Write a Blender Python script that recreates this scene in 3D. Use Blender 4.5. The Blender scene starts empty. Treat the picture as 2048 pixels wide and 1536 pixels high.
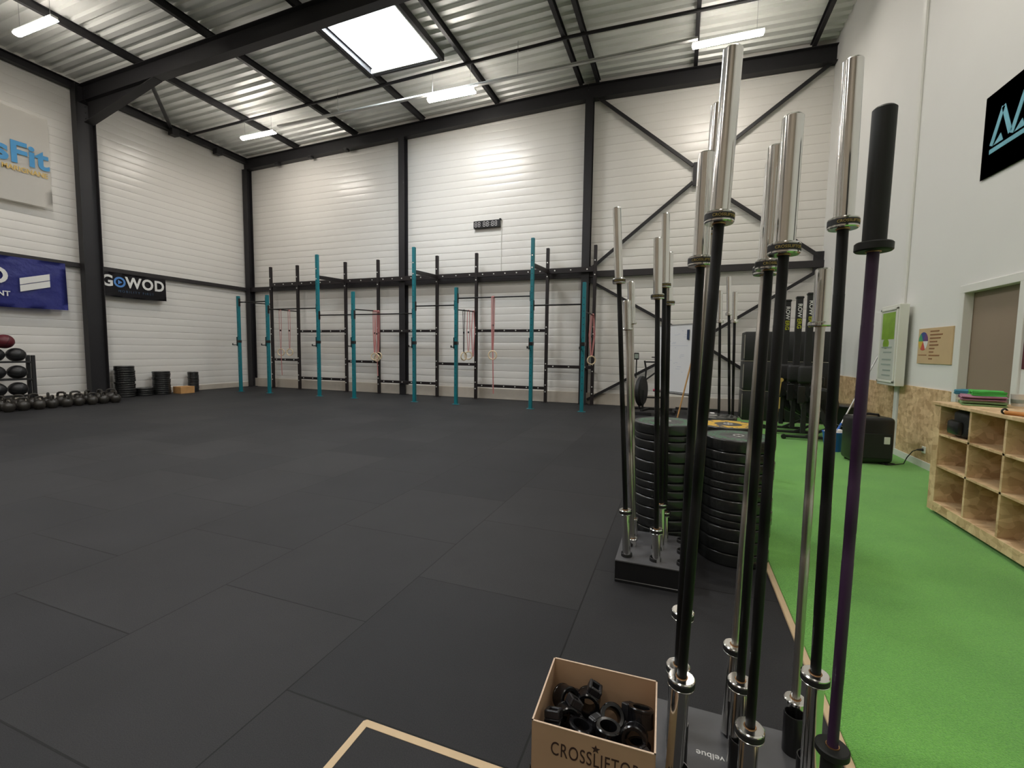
import bpy, bmesh, math, random
from mathutils import Vector, Matrix, Euler
random.seed(7)
PI = math.pi
C = bpy.context.scene.collection
sc = bpy.context.scene

# ------------------------------------------------------------------ camera, world, exposure
cam = bpy.data.objects.new('camera', bpy.data.cameras.new('camera'))
C.objects.link(cam)
cam.data.sensor_width = 36.0
cam.data.lens = 15.874
cam.data.clip_start = 0.05
r_, u_, f_ = Vector((0.938, 0.347, 0.013)), Vector((-0.038, 0.066, 0.997)), Vector((-0.345, 0.935, -0.075))
f_.normalize(); r_ = (r_ - f_ * r_.dot(f_)).normalized(); u_ = r_.cross(f_)
m3 = Matrix((r_, u_, -f_)).transposed()
cam.matrix_world = Matrix.Translation((0, 0, 1.403)) @ m3.to_4x4()
sc.camera = cam
sc.view_settings.view_transform = 'Standard'
sc.view_settings.look = 'None'
sc.view_settings.gamma = 1.0
sc.view_settings.use_curve_mapping = False
sc.view_settings.exposure = 0.0
w = bpy.data.worlds.new('sky'); sc.world = w; w.use_nodes = True
w.node_tree.nodes['Background'].inputs[0].default_value = (0.75, 0.85, 1.0, 1)
w.node_tree.nodes['Background'].inputs[1].default_value = 1.0
LAMP_POWER = 122.0
SKY_POWER = 30.0

# ------------------------------------------------------------------ materials
MATS = {}
def mat(name, col, rough=0.5, metal=0.0, emit=None, power=0.0, noise=None, bump=None, spec=0.5, coat=0.0):
    if name in MATS: return MATS[name]
    m = bpy.data.materials.new(name); m.use_nodes = True; MATS[name] = m
    nt = m.node_tree; b = nt.nodes['Principled BSDF']
    b.inputs['Base Color'].default_value = (*col, 1); b.inputs['Roughness'].default_value = rough
    b.inputs['Metallic'].default_value = metal; b.inputs['Specular IOR Level'].default_value = spec
    b.inputs['Coat Weight'].default_value = coat
    if emit:
        b.inputs['Emission Color'].default_value = (*emit, 1); b.inputs['Emission Strength'].default_value = power
    tc = nt.nodes.new('ShaderNodeTexCoord')
    if noise:                      # (scale, amount, detail)
        n = nt.nodes.new('ShaderNodeTexNoise'); n.inputs['Scale'].default_value = noise[0]; n.inputs['Detail'].default_value = noise[2] if len(noise) > 2 else 3
        nt.links.new(tc.outputs['Object'], n.inputs['Vector'])
        mx = nt.nodes.new('ShaderNodeMix'); mx.data_type = 'RGBA'
        mx.inputs[6].default_value = (*[max(0, c * (1 - noise[1])) for c in col], 1)
        mx.inputs[7].default_value = (*[min(1, c * (1 + noise[1])) for c in col], 1)
        nt.links.new(n.outputs['Fac'], mx.inputs[0]); nt.links.new(mx.outputs[2], b.inputs['Base Color'])
    if bump:                       # (scale, strength, distance)
        n2 = nt.nodes.new('ShaderNodeTexNoise'); n2.inputs['Scale'].default_value = bump[0]; n2.inputs['Detail'].default_value = 4
        nt.links.new(tc.outputs['Object'], n2.inputs['Vector'])
        bp = nt.nodes.new('ShaderNodeBump'); bp.inputs['Strength'].default_value = bump[1]; bp.inputs['Distance'].default_value = bump[2]
        nt.links.new(n2.outputs['Fac'], bp.inputs['Height']); nt.links.new(bp.outputs[0], b.inputs['Normal'])
    return m

STEEL = mat('anthracite_steel', (0.019, 0.018, 0.020), 0.48, spec=.35, noise=(3, .15), bump=(60, .08, .002))
GIRT = mat('anthracite_girt', (0.028, 0.025, 0.026), 0.48, spec=.35, noise=(5, .12))
CLAD = mat('white_cladding', (0.72, 0.70, 0.66), 0.30, noise=(0.8, .03))
PLINTH = mat('plinth_concrete', (0.50, 0.45, 0.38), 0.7, noise=(6, .12), bump=(40, .2, .003))
PLASTER = mat('white_plaster', (0.76, 0.76, 0.73), 0.75, noise=(1.2, .03), bump=(150, .05, .002))
DECK = mat('galvanised_deck', (0.84, 0.85, 0.81), 0.34, metal=0.15, noise=(1.5, .10))
WHITEPAINT = mat('white_paint', (0.74, 0.74, 0.70), 0.4)
CHROME = mat('chrome', (0.80, 0.79, 0.77), 0.16, metal=1.0, noise=(14, .06), bump=(90, .02, .0005))
CHROME_R = mat('brushed_chrome', (0.70, 0.69, 0.67), 0.30, metal=1.0, noise=(25, .08))
BRASS = mat('bronze_bushing', (0.42, 0.24, 0.12), 0.4, metal=1.0)
BLACKBAR = mat('black_oxide', (0.006, 0.006, 0.006), 0.42, spec=.25, bump=(700, .12, .0004))
SILVERBAR = mat('bare_steel_shaft', (0.52, 0.49, 0.45), 0.32, metal=1.0, bump=(700, .12, .0004))
PURPLE = mat('purple_cerakote', (0.046, 0.020, 0.056), 0.42, spec=.35, bump=(700, .12, .0004))
BLACKSLEEVE = mat('matt_black_sleeve', (0.013, 0.014, 0.013), 0.5, spec=.3, bump=(300, .1, .0004))
BLACKP = mat('black_plastic', (0.012, 0.012, 0.013), 0.28)
BLACKM = mat('matt_black', (0.011, 0.011, 0.012), 0.6, noise=(20, .3))
GOLD = mat('gold_print', (0.34, 0.25, 0.07), 0.45)
RUBBER = mat('plate_rubber', (0.015, 0.016, 0.016), 0.26, noise=(30, .25), coat=.25)
TEAL = mat('teal_powder_coat', (0.004, 0.165, 0.200), 0.40, noise=(8, .12))
RIGBLACK = mat('black_powder_coat', (0.015, 0.0115, 0.012), 0.45, spec=.35, noise=(10, .2))
BOLT = mat('zinc_bolt', (0.85, 0.85, 0.82), 0.3, metal=0.6)
STRAP = mat('red_white_webbing', (0.50, 0.20, 0.19), 0.8)
STRAPB = mat('black_webbing', (0.02, 0.02, 0.022), 0.8)
WOODRING = mat('birch_ring', (0.72, 0.58, 0.38), 0.5, noise=(20, .12))
CARD = mat('cardboard', (0.46, 0.30, 0.185), 0.8, noise=(9, .10), bump=(60, .1, .001))
CARDIN = mat('cardboard_edge', (0.66, 0.50, 0.37), 0.85, noise=(80, .2))
CLAMPBLACK = mat('glossy_black_nylon', (0.005, 0.005, 0.006), 0.20)
PRINT = mat('brown_print', (0.045, 0.022, 0.016), 0.7)
TAPE = mat('beige_tape', (0.58, 0.43, 0.26), 0.6, noise=(20, .08))
WHITEV = mat('white_vinyl', (0.84, 0.82, 0.77), 0.45, noise=(1.5, .03), bump=(2.0, .25, .03))
BLUEV = mat('blue_vinyl', (0.055, 0.065, 0.33), 0.42, noise=(2, .12), bump=(2.2, .8, .08))
BLACKV = mat('black_vinyl', (0.014, 0.012, 0.016), 0.38, bump=(2.5, .5, .05))
LBLUE = mat('blue_print', (0.05, 0.26, 0.52), 0.5)
YEL = mat('yellow_print', (0.62, 0.43, 0.12), 0.5)
WPRINT = mat('white_print', (0.72, 0.72, 0.70), 0.5)
GBLUE = mat('sky_blue_print', (0.07, 0.22, 0.55), 0.5)
DBLUE = mat('dim_blue_print', (0.05, 0.09, 0.16), 0.5)
DIGIT = mat('unlit_digit', (0.70, 0.68, 0.68), 0.5)
BROWNDOOR = mat('brown_oak_door', (0.27, 0.205, 0.15), 0.5, noise=(2, .10))
RED = mat('red_rubber', (0.10, 0.008, 0.015), 0.45)
BALL = mat('black_ball_leather', (0.012, 0.012, 0.013), 0.42, bump=(180, .15, .001))
IRON = mat('cast_iron', (0.028, 0.025, 0.021), 0.34, noise=(15, .4), bump=(60, .2, .002))
WBOARD = mat('whiteboard', (0.72, 0.73, 0.74), 0.22, noise=(1.2, .03))
ALU = mat('aluminium', (0.55, 0.55, 0.55), 0.35, metal=0.9)
MARK = mat('marker_ink', (0.42, 0.46, 0.55), 0.5)
DKBLUE = mat('dark_blue_felt', (0.02, 0.035, 0.08), 0.8)
PINKP = mat('pink_plastic', (0.55, 0.06, 0.13), 0.4)
PINE = mat('pine_wood', (0.50, 0.27, 0.10), 0.6, noise=(10, .2))
OSBEDGE = mat('osb_edge', (0.50, 0.34, 0.18), 0.8, noise=(60, .3))
FOAMBOX = mat('black_foam_vinyl', (0.012, 0.013, 0.013), 0.5, noise=(6, .2))
SEAM = mat('pale_seam', (0.35, 0.32, 0.25), 0.6)
BLUEP = mat('blue_plastic', (0.02, 0.13, 0.52), 0.4)
ELIME = mat('lime_print', (0.42, 0.44, 0.02), 0.5)
TGREEN = mat('green_towel', (0.07, 0.42, 0.07), 0.95, bump=(300, .5, .003))
TPINK = mat('mauve_towel', (0.36, 0.17, 0.24), 0.95, bump=(300, .5, .003))
TLGREEN = mat('sage_towel', (0.24, 0.38, 0.17), 0.95, bump=(300, .5, .003))
TBLUE = mat('blue_towel', (0.05, 0.22, 0.30), 0.95, bump=(300, .5, .003))
TCREAM = mat('cream_towel', (0.45, 0.42, 0.30), 0.95)
ORANGE = mat('orange_leather', (0.50, 0.20, 0.04), 0.6)
GREENPL = mat('green_leaf_print', (0.20, 0.36, 0.03), 0.4, noise=(6, .5))
GREYPR = mat('grey_print', (0.30, 0.36, 0.32), 0.5)
PALEGL = mat('poster_paper', (0.55, 0.58, 0.52), 0.3)
BROWNPR = mat('burnt_print', (0.26, 0.12, 0.05), 0.7)
CABPAINT = mat('cream_metal', (0.72, 0.73, 0.66), 0.35)
SIGNW = mat('plywood', (0.56, 0.41, 0.23), 0.55, noise=(5, .08))
TEALPR = mat('teal_print', (0.16, 0.45, 0.56), 0.45, noise=(4, .3))
LGREYM = mat('grey_rubber_top', (0.085, 0.085, 0.09), 0.5, noise=(12, .12), bump=(100, .15, .001))
GLOW = mat('batten_diffuser', (0.9, 0.9, 0.88), 0.4, emit=(1.0, 0.93, 0.85), power=LAMP_POWER)
SKYP = mat('skylight_panel', (0.9, 0.95, 1.0), 0.5, emit=(0.86, 0.93, 1.0), power=SKY_POWER)
POSTER = mat('dark_red_poster', (0.09, 0.012, 0.02), 0.4)

def osb_material():
    m = bpy.data.materials.new('osb_board'); m.use_nodes = True; nt = m.node_tree; b = nt.nodes['Principled BSDF']
    tc = nt.nodes.new('ShaderNodeTexCoord'); last = None
    for k, (rot, sc3) in enumerate((((.5, .3, .4), (9, 19, 15)), ((-.6, .8, -.3), (16, 8, 19)))):
        mp = nt.nodes.new('ShaderNodeMapping'); mp.inputs['Rotation'].default_value = rot; mp.inputs['Scale'].default_value = sc3
        v = nt.nodes.new('ShaderNodeTexVoronoi'); v.inputs['Scale'].default_value = 1.0
        nt.links.new(tc.outputs['Object'], mp.inputs['Vector']); nt.links.new(mp.outputs[0], v.inputs['Vector'])
        sp = nt.nodes.new('ShaderNodeSeparateColor'); nt.links.new(v.outputs['Color'], sp.inputs[0])
        if last is None: last = sp.outputs[0]
        else:
            a = nt.nodes.new('ShaderNodeMath'); a.operation = 'ADD'; nt.links.new(last, a.inputs[0]); nt.links.new(sp.outputs[0], a.inputs[1])
            d = nt.nodes.new('ShaderNodeMath'); d.operation = 'MULTIPLY'; d.inputs[1].default_value = .5
            nt.links.new(a.outputs[0], d.inputs[0]); last = d.outputs[0]
    cr = nt.nodes.new('ShaderNodeValToRGB')
    e = cr.color_ramp.elements
    e[0].position = 0.05; e[0].color = (0.44, 0.28, 0.14, 1); e[1].position = 0.95; e[1].color = (0.80, 0.60, 0.36, 1)
    x = e.new(0.5); x.color = (0.63, 0.44, 0.245, 1)
    nt.links.new(last, cr.inputs[0]); nt.links.new(cr.outputs[0], b.inputs['Base Color'])
    b.inputs['Roughness'].default_value = 0.6
    bp = nt.nodes.new('ShaderNodeBump'); bp.inputs['Strength'].default_value = .25; bp.inputs['Distance'].default_value = .002
    nt.links.new(last, bp.inputs['Height']); nt.links.new(bp.outputs[0], b.inputs['Normal'])
    return m
OSB = osb_material()

def mat_floor():
    m = bpy.data.materials.new('rubber_tiles'); m.use_nodes = True; nt = m.node_tree; b = nt.nodes['Principled BSDF']
    tc = nt.nodes.new('ShaderNodeTexCoord'); sp = nt.nodes.new('ShaderNodeSeparateXYZ'); cb = nt.nodes.new('ShaderNodeCombineXYZ')
    nt.links.new(tc.outputs['Object'], sp.inputs[0])
    a1 = nt.nodes.new('ShaderNodeMath'); a1.operation = 'ADD'; a1.inputs[1].default_value = 40 - 1.8296 + FLOOR_SHIFT
    a2 = nt.nodes.new('ShaderNodeMath'); a2.operation = 'ADD'; a2.inputs[1].default_value = 40 + 1.4585
    nt.links.new(sp.outputs['Y'], a1.inputs[0])
    p1 = nt.nodes.new('ShaderNodeMath'); p1.operation = 'ADD'; p1.inputs[1].default_value = .4585; nt.links.new(sp.outputs['X'], p1.inputs[0])
    p2 = nt.nodes.new('ShaderNodeMath'); p2.operation = 'MAXIMUM'; p2.inputs[1].default_value = 0.0; nt.links.new(p1.outputs[0], p2.inputs[0])
    p3 = nt.nodes.new('ShaderNodeMath'); p3.operation = 'MULTIPLY_ADD'; p3.inputs[1].default_value = -.050; nt.links.new(p2.outputs[0], p3.inputs[0]); nt.links.new(sp.outputs['X'], p3.inputs[2])
    nt.links.new(p3.outputs[0], a2.inputs[0])
    nt.links.new(a1.outputs[0], cb.inputs[0]); nt.links.new(a2.outputs[0], cb.inputs[1])
    br = nt.nodes.new('ShaderNodeTexBrick'); nt.links.new(cb.outputs[0], br.inputs['Vector'])
    br.offset = 0.5; br.offset_frequency = 2
    br.inputs['Scale'].default_value = 1.0; br.inputs['Brick Width'].default_value = 1.0; br.inputs['Row Height'].default_value = 1.0
    br.inputs['Mortar Size'].default_value = 0.0042; br.inputs['Mortar Smooth'].default_value = 0.3; br.inputs['Bias'].default_value = 0.0
    br.inputs['Color1'].default_value = (0.0205, 0.0205, 0.0225, 1); br.inputs['Color2'].default_value = (0.0285, 0.028, 0.0295, 1)
    br.inputs['Mortar'].default_value = (0.009, 0.009, 0.009, 1)
    n = nt.nodes.new('ShaderNodeTexNoise'); n.inputs['Scale'].default_value = 260; n.inputs['Detail'].default_value = 2
    n3 = nt.nodes.new('ShaderNodeTexNoise'); n3.inputs['Scale'].default_value = 1.1; n3.inputs['Detail'].default_value = 4
    nt.links.new(tc.outputs['Object'], n.inputs['Vector']); nt.links.new(tc.outputs['Object'], n3.inputs['Vector'])
    mr = nt.nodes.new('ShaderNodeMapRange'); mr.inputs[1].default_value = .3; mr.inputs[2].default_value = .7; mr.inputs[3].default_value = .72; mr.inputs[4].default_value = 1.28
    nt.links.new(n.outputs['Fac'], mr.inputs[0])
    mr2 = nt.nodes.new('ShaderNodeMapRange'); mr2.inputs[1].default_value = .3; mr2.inputs[2].default_value = .7; mr2.inputs[3].default_value = .85; mr2.inputs[4].default_value = 1.15
    nt.links.new(n3.outputs['Fac'], mr2.inputs[0])
    mu = nt.nodes.new('ShaderNodeMath'); mu.operation = 'MULTIPLY'; nt.links.new(mr.outputs[0], mu.inputs[0]); nt.links.new(mr2.outputs[0], mu.inputs[1])
    vm = nt.nodes.new('ShaderNodeVectorMath'); vm.operation = 'SCALE'; nt.links.new(br.outputs['Color'], vm.inputs[0]); nt.links.new(mu.outputs[0], vm.inputs['Scale'])
    nt.links.new(vm.outputs[0], b.inputs['Base Color']); b.inputs['Roughness'].default_value = 0.62; b.inputs['Specular IOR Level'].default_value = 0.20
    bp = nt.nodes.new('ShaderNodeBump'); bp.inputs['Strength'].default_value = .3; bp.inputs['Distance'].default_value = .002
    nt.links.new(n.outputs['Fac'], bp.inputs['Height'])
    bp2 = nt.nodes.new('ShaderNodeBump'); bp2.inputs['Strength'].default_value = .35; bp2.inputs['Distance'].default_value = .006; bp2.invert = True
    nt.links.new(br.outputs['Fac'], bp2.inputs['Height']); nt.links.new(bp.outputs[0], bp2.inputs['Normal']); nt.links.new(bp2.outputs[0], b.inputs['Normal'])
    return m
FLOOR_SHIFT = 0.0
FLOORM = mat_floor()

def mat_turf():
    m = bpy.data.materials.new('green_turf'); m.use_nodes = True; nt = m.node_tree; b = nt.nodes['Principled BSDF']
    tc = nt.nodes.new('ShaderNodeTexCoord')
    n = nt.nodes.new('ShaderNodeTexNoise'); n.inputs['Scale'].default_value = 220; n.inputs['Detail'].default_value = 3
    n2 = nt.nodes.new('ShaderNodeTexNoise'); n2.inputs['Scale'].default_value = 1.6; n2.inputs['Detail'].default_value = 3
    for q in (n, n2): nt.links.new(tc.outputs['Object'], q.inputs['Vector'])
    ad = nt.nodes.new('ShaderNodeMath'); ad.operation = 'MULTIPLY_ADD'; ad.inputs[1].default_value = .45
    nt.links.new(n2.outputs['Fac'], ad.inputs[0]); nt.links.new(n.outputs['Fac'], ad.inputs[2])
    cr = nt.nodes.new('ShaderNodeValToRGB'); e = cr.color_ramp.elements
    e[0].position = .38; e[0].color = (0.045, 0.22, 0.015, 1); e[1].position = 1.0; e[1].color = (0.19, 0.55, 0.07, 1)
    nt.links.new(ad.outputs[0], cr.inputs[0]); nt.links.new(cr.outputs[0], b.inputs['Base Color'])
    b.inputs['Roughness'].default_value = 0.85; b.inputs['Sheen Weight'].default_value = .25
    bp = nt.nodes.new('ShaderNodeBump'); bp.inputs['Strength'].default_value = .8; bp.inputs['Distance'].default_value = .008
    nt.links.new(n.outputs['Fac'], bp.inputs['Height']); nt.links.new(bp.outputs[0], b.inputs['Normal'])
    return m
TURF = mat_turf()

def mat_ring(name, base, fleck, r0, r1, scale, thr):
    """disc material with a printed annulus of flecks (in the plate's own coordinates)"""
    m = bpy.data.materials.new(name); m.use_nodes = True; nt = m.node_tree; b = nt.nodes['Principled BSDF']
    tc = nt.nodes.new('ShaderNodeTexCoord'); sp = nt.nodes.new('ShaderNodeSeparateXYZ'); nt.links.new(tc.outputs['Object'], sp.inputs[0])
    cb = nt.nodes.new('ShaderNodeCombineXYZ'); nt.links.new(sp.outputs[0], cb.inputs[0]); nt.links.new(sp.outputs[1], cb.inputs[1])
    ln = nt.nodes.new('ShaderNodeVectorMath'); ln.operation = 'LENGTH'; nt.links.new(cb.outputs[0], ln.inputs[0])
    g = nt.nodes.new('ShaderNodeMath'); g.operation = 'GREATER_THAN'; g.inputs[1].default_value = r0; nt.links.new(ln.outputs['Value'], g.inputs[0])
    l = nt.nodes.new('ShaderNodeMath'); l.operation = 'LESS_THAN'; l.inputs[1].default_value = r1; nt.links.new(ln.outputs['Value'], l.inputs[0])
    v = nt.nodes.new('ShaderNodeTexNoise'); v.inputs['Scale'].default_value = scale; v.inputs['Detail'].default_value = 2; nt.links.new(tc.outputs['Object'], v.inputs['Vector'])
    t = nt.nodes.new('ShaderNodeMath'); t.operation = 'GREATER_THAN'; t.inputs[1].default_value = thr; nt.links.new(v.outputs['Fac'], t.inputs[0])
    a = nt.nodes.new('ShaderNodeMath'); a.operation = 'MULTIPLY'; nt.links.new(g.outputs[0], a.inputs[0]); nt.links.new(l.outputs[0], a.inputs[1])
    c = nt.nodes.new('ShaderNodeMath'); c.operation = 'MULTIPLY'; nt.links.new(a.outputs[0], c.inputs[0]); nt.links.new(t.outputs[0], c.inputs[1])
    mx = nt.nodes.new('ShaderNodeMix'); mx.data_type = 'RGBA'; mx.inputs[6].default_value = (*base, 1); mx.inputs[7].default_value = (*fleck, 1)
    nt.links.new(c.outputs[0], mx.inputs[0]); nt.links.new(mx.outputs[2], b.inputs['Base Color']); b.inputs['Roughness'].default_value = .5
    return m
GREENRING = mat_ring('green_lettered_face', (0.040, 0.044, 0.043), (0.03, 0.17, 0.07), .12, .195, 60, .53)
YELRING = mat_ring('yellow_lettered_face', (0.035, 0.032, 0.028), (0.60, 0.36, 0.02), .10, .205, 16, .44)

# ------------------------------------------------------------------ mesh helpers
def B(): return bmesh.new()
def box(bm, x0, x1, y0, y1, z0, z1, bev=0.0, seg=1):
    t = bmesh.new(); bmesh.ops.create_cube(t, size=1)
    bmesh.ops.scale(t, vec=(abs(x1 - x0), abs(y1 - y0), abs(z1 - z0)), verts=t.verts)
    bmesh.ops.translate(t, vec=((x0 + x1) / 2, (y0 + y1) / 2, (z0 + z1) / 2), verts=t.verts)
    if bev: bmesh.ops.bevel(t, geom=list(t.edges), offset=bev, segments=seg, affect='EDGES', profile=.5)
    return join(bm, t)
def join(bm, t, M=None):
    if M is not None: t.transform(M)
    me = bpy.data.meshes.new('tmp'); t.to_mesh(me); t.free(); bm.from_mesh(me); bpy.data.meshes.remove(me); return bm
def align(p0, p1, up=(0, 0, 1)):
    """matrix whose Z runs from p0 towards p1"""
    p0, p1 = Vector(p0), Vector(p1); d = (p1 - p0).normalized(); up = Vector(up)
    if abs(d.dot(up)) > .98: up = Vector((0, 1, 0))
    x = up.cross(d).normalized(); y = d.cross(x)
    return Matrix.Translation(p0) @ Matrix((x, y, d)).transposed().to_4x4()
def beam(bm, p0, p1, w_, h_, bev=0.0):
    L = (Vector(p1) - Vector(p0)).length; t = bmesh.new(); box(t, -w_ / 2, w_ / 2, -h_ / 2, h_ / 2, 0, L, bev)
    return join(bm, t, align(p0, p1))
def lathe(bm, prof, n=32, M=None):
    t = bmesh.new(); rings = []
    for r, z in prof:
        rings.append([t.verts.new((0, 0, z))] if r < 1e-6 else [t.verts.new((r * math.cos(2 * PI * k / n), r * math.sin(2 * PI * k / n), z)) for k in range(n)])
    for a, b in zip(rings, rings[1:]):
        for k in range(n):
            q = [a[k % len(a)], a[(k + 1) % len(a)], b[(k + 1) % len(b)], b[k % len(b)]]
            q = [v for i, v in enumerate(q) if v not in q[:i]]
            if len(q) > 2:
                try: t.faces.new(q)
                except ValueError: pass
    bmesh.ops.recalc_face_normals(t, faces=t.faces)
    return join(bm, t, M)
def cyl(bm, p0, p1, r, n=20, r2=None):
    L = (Vector(p1) - Vector(p0)).length; r2 = r if r2 is None else r2
    return lathe(bm, [(0, 0), (r, 0), (r2, L), (0, L)], n, align(p0, p1))
def tube(bm, pts, r, n=10, closed=False):
    t = bmesh.new(); pts = [Vector(p) for p in pts]; N = len(pts); rings = []; px = None
    for i, p in enumerate(pts):
        a = pts[i - 1] if (i or closed) else p; b = pts[(i + 1) % N] if (i < N - 1 or closed) else p
        d = (b - a).normalized()
        if px is None:
            px = Vector((0, 0, 1)).cross(d)
            if px.length < .1: px = Vector((1, 0, 0)).cross(d)
        px = (px - d * px.dot(d)).normalized(); py = d.cross(px)
        rings.append([t.verts.new(p + (px * math.cos(2 * PI * k / n) + py * math.sin(2 * PI * k / n)) * r) for k in range(n)])
    for i in range(N if closed else N - 1):
        a, b = rings[i], rings[(i + 1) % N]
        for k in range(n): t.faces.new((a[k], a[(k + 1) % n], b[(k + 1) % n], b[k]))
    if not closed: t.faces.new(rings[0][::-1]); t.faces.new(rings[-1])
    bmesh.ops.recalc_face_normals(t, faces=t.faces)
    return join(bm, t)
def torus(bm, R, r, M=None, n=36, k=10):
    t = bmesh.new(); tube(t, [(R * math.cos(2 * PI * i / n), R * math.sin(2 * PI * i / n), 0) for i in range(n)], r, k, True)
    return join(bm, t, M)
def prism(bm, poly, L, M=None):
    t = bmesh.new(); lo = [t.verts.new((x, y, 0)) for x, y in poly]; hi = [t.verts.new((x, y, L)) for x, y in poly]
    t.faces.new(lo[::-1]); t.faces.new(hi)
    for i in range(len(poly)):
        j = (i + 1) % len(poly); t.faces.new((lo[i], lo[j], hi[j], hi[i]))
    return join(bm, t, M)
def ibeam(bm, p0, p1, w_, h_, tf=.014, tw=.010, up=(0, 0, 1)):
    a, b = w_ / 2, h_ / 2
    poly = [(-a, -b), (a, -b), (a, -b + tf), (tw / 2, -b + tf), (tw / 2, b - tf), (a, b - tf), (a, b), (-a, b), (-a, b - tf), (-tw / 2, b - tf), (-tw / 2, -b + tf), (-a, -b + tf)]
    return prism(bm, poly, (Vector(p1) - Vector(p0)).length, align(p0, p1, up))
def sphere(bm, r, c=(0, 0, 0), s=(1, 1, 1), n=24):
    t = bmesh.new(); bmesh.ops.create_uvsphere(t, u_segments=n, v_segments=n // 2, radius=r)
    return join(bm, t, Matrix.Translation(c) @ Matrix.Diagonal((*s, 1)))
def obj(name, bm, m, parent=None, label=None, kind=None, loc=None, rot=None, ang=35):
    for f in bm.faces: f.smooth = True
    lim = math.radians(ang)
    for e in bm.edges:
        if len(e.link_faces) != 2 or e.calc_face_angle(0) > lim: e.smooth = False
    me = bpy.data.meshes.new(name); bm.to_mesh(me); bm.free()
    me.materials.append(m)
    o = bpy.data.objects.new(name, me); C.objects.link(o)
    if parent: o.parent = parent
    if loc: o.location = loc
    if rot: o.rotation_euler = rot
    if label: o['label'] = label
    if kind: o['kind'] = kind
    return o
def thing(name, label, cat, loc=(0, 0, 0), rot=(0, 0, 0), group=None):
    o = bpy.data.objects.new(name, None); C.objects.link(o); o.location = loc; o.rotation_euler = rot
    o.empty_display_size = .1; o['label'] = label; o['category'] = cat
    if group: o['group'] = group
    return o
def tag(o, label, cat, group=None):
    o['label'] = label; o['category'] = cat
    if group: o['group'] = group
    return o
def struct(name, bm, m, parent=None, **k):
    return obj(name, bm, m, parent, kind=None if parent else 'structure', **k)
def dup(root, loc, rot=None, label=None, group=None):
    r = root.copy(); C.objects.link(r); r.location = loc
    if rot is not None: r.rotation_euler = rot
    if label: r['label'] = label
    if group: r['group'] = group
    for ch in list(root.children):
        c = ch.copy(); C.objects.link(c); c.parent = r
        for g in ch.children:
            d = g.copy(); C.objects.link(d); d.parent = c
    return r
def text_bm(s, size, depth=.002, bold=0.0, align_x='CENTER', space=1.0, sx=1.0):
    cu = bpy.data.curves.new('txt', 'FONT'); cu.body = s; cu.size = size; cu.extrude = depth; cu.offset = bold * size
    cu.align_x = align_x; cu.align_y = 'CENTER'; cu.space_character = space; cu.resolution_u = 4
    o = bpy.data.objects.new('txt', cu); C.objects.link(o)
    dg = bpy.context.evaluated_depsgraph_get(); dg.update()
    me = bpy.data.meshes.new_from_object(o.evaluated_get(dg))
    bm = bmesh.new(); bm.from_mesh(me); bpy.data.meshes.remove(me); bpy.data.objects.remove(o); bpy.data.curves.remove(cu)
    bmesh.ops.scale(bm, vec=(sx, 1, 1), verts=bm.verts)
    return bm
# text standing on a wall: X of the text runs along `right`, Y up, faces `normal`
def on_wall(p, right, up=(0, 0, 1)):
    r = Vector(right).normalized(); u = Vector(up).normalized(); n = r.cross(u)
    return Matrix.Translation(p) @ Matrix((r, u, n)).transposed().to_4x4()

# ------------------------------------------------------------------ the hall
XL, XR, YB, YF = -14.35, 2.90, 11.95, -6.0
RIDGE = -2.4
def zb(x): return 8.07 - 0.025 * abs(x - RIDGE)       # underside of the purlins
bm = B(); box(bm, XL, 3.2, YF, YB, -.2, 0); struct('floor', bm, FLOORM)
bm = B(); box(bm, .615, XR - .004, YF, 10.75, -.05, .012, .004); o = obj('turf', bm, TURF)
tag(o, 'strip of bright green artificial turf along the white partition wall', 'turf'); 
bm = B(); box(bm, .580, .612, YF, 10.75, -.05, .014, .003); tag(obj('edge_strip', bm, TAPE), 'beige strip edging the green turf against the black mats', 'strip')

def cladding(bm, L, H, pitch=.2):
    """horizontal cassettes; local X along the wall, Y is depth (towards -Y = room), Z up"""
    prof = []; z = 0
    while z < H - 1e-6:
        for f, d in ((0, .012), (.030, 0.0), (.065, -.0008), (.3, -.0022), (.5, -.0027), (.7, -.0022), (.935, -.0008), (.970, 0.0)):
            prof.append((z + f * pitch, d))
        z += pitch
    prof.append((H, .010)); nx = max(2, int(L / 3))
    cols = [[bm.verts.new((L * i / nx, d, zz)) for zz, d in prof] for i in range(nx + 1)]
    for a, b in zip(cols, cols[1:]):
        for k in range(len(prof) - 1): bm.faces.new((a[k], b[k], b[k + 1], a[k + 1]))
    return bm
bm = B(); cladding(bm, XR - XL + .1, 8.2); bm.transform(Matrix.Translation((XL, YB, 0))); box(bm, XL - .2, XR + .3, YB + .03, YB + .2, -.2, 8.6)
struct('wall_back', bm, CLAD, ang=50)
bm = B(); cladding(bm, YB - YF, 8.0); bm.transform(Matrix.Translation((XL, YF, 0)) @ Matrix.Rotation(PI / 2, 4, 'Z')); box(bm, XL - .2, XL - .03, YF - .2, YB, -.2, 8.6)
struct('wall_left', bm, CLAD, ang=50)
bm = B(); box(bm, XL, XR, YB - .035, YB + .02, 0, .30, .004); struct('baseboard_back', bm, PLINTH)
bm = B(); box(bm, XL - .02, XL + .035, YF, YB, 0, .16, .004); struct('baseboard_left', bm, PLINTH)
bm = B(); box(bm, XL - .2, XR + .3, YF - .2, YF, -.2, 8.6); struct('wall_front', bm, mat('front_wall_panels', (0.36, 0.31, 0.25), 0.7, noise=(1, .2)))
DY0, DY1, DZ = 5.49, 6.38, 2.10
bm = B(); box(bm, XR, XR + .14, YF, DY0, -.2, 8.6); box(bm, XR, XR + .14, DY1, YB, -.2, 8.6); box(bm, XR, XR + .14, DY0, DY1, DZ, 8.6)
struct('wall_right', bm, PLASTER)
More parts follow.
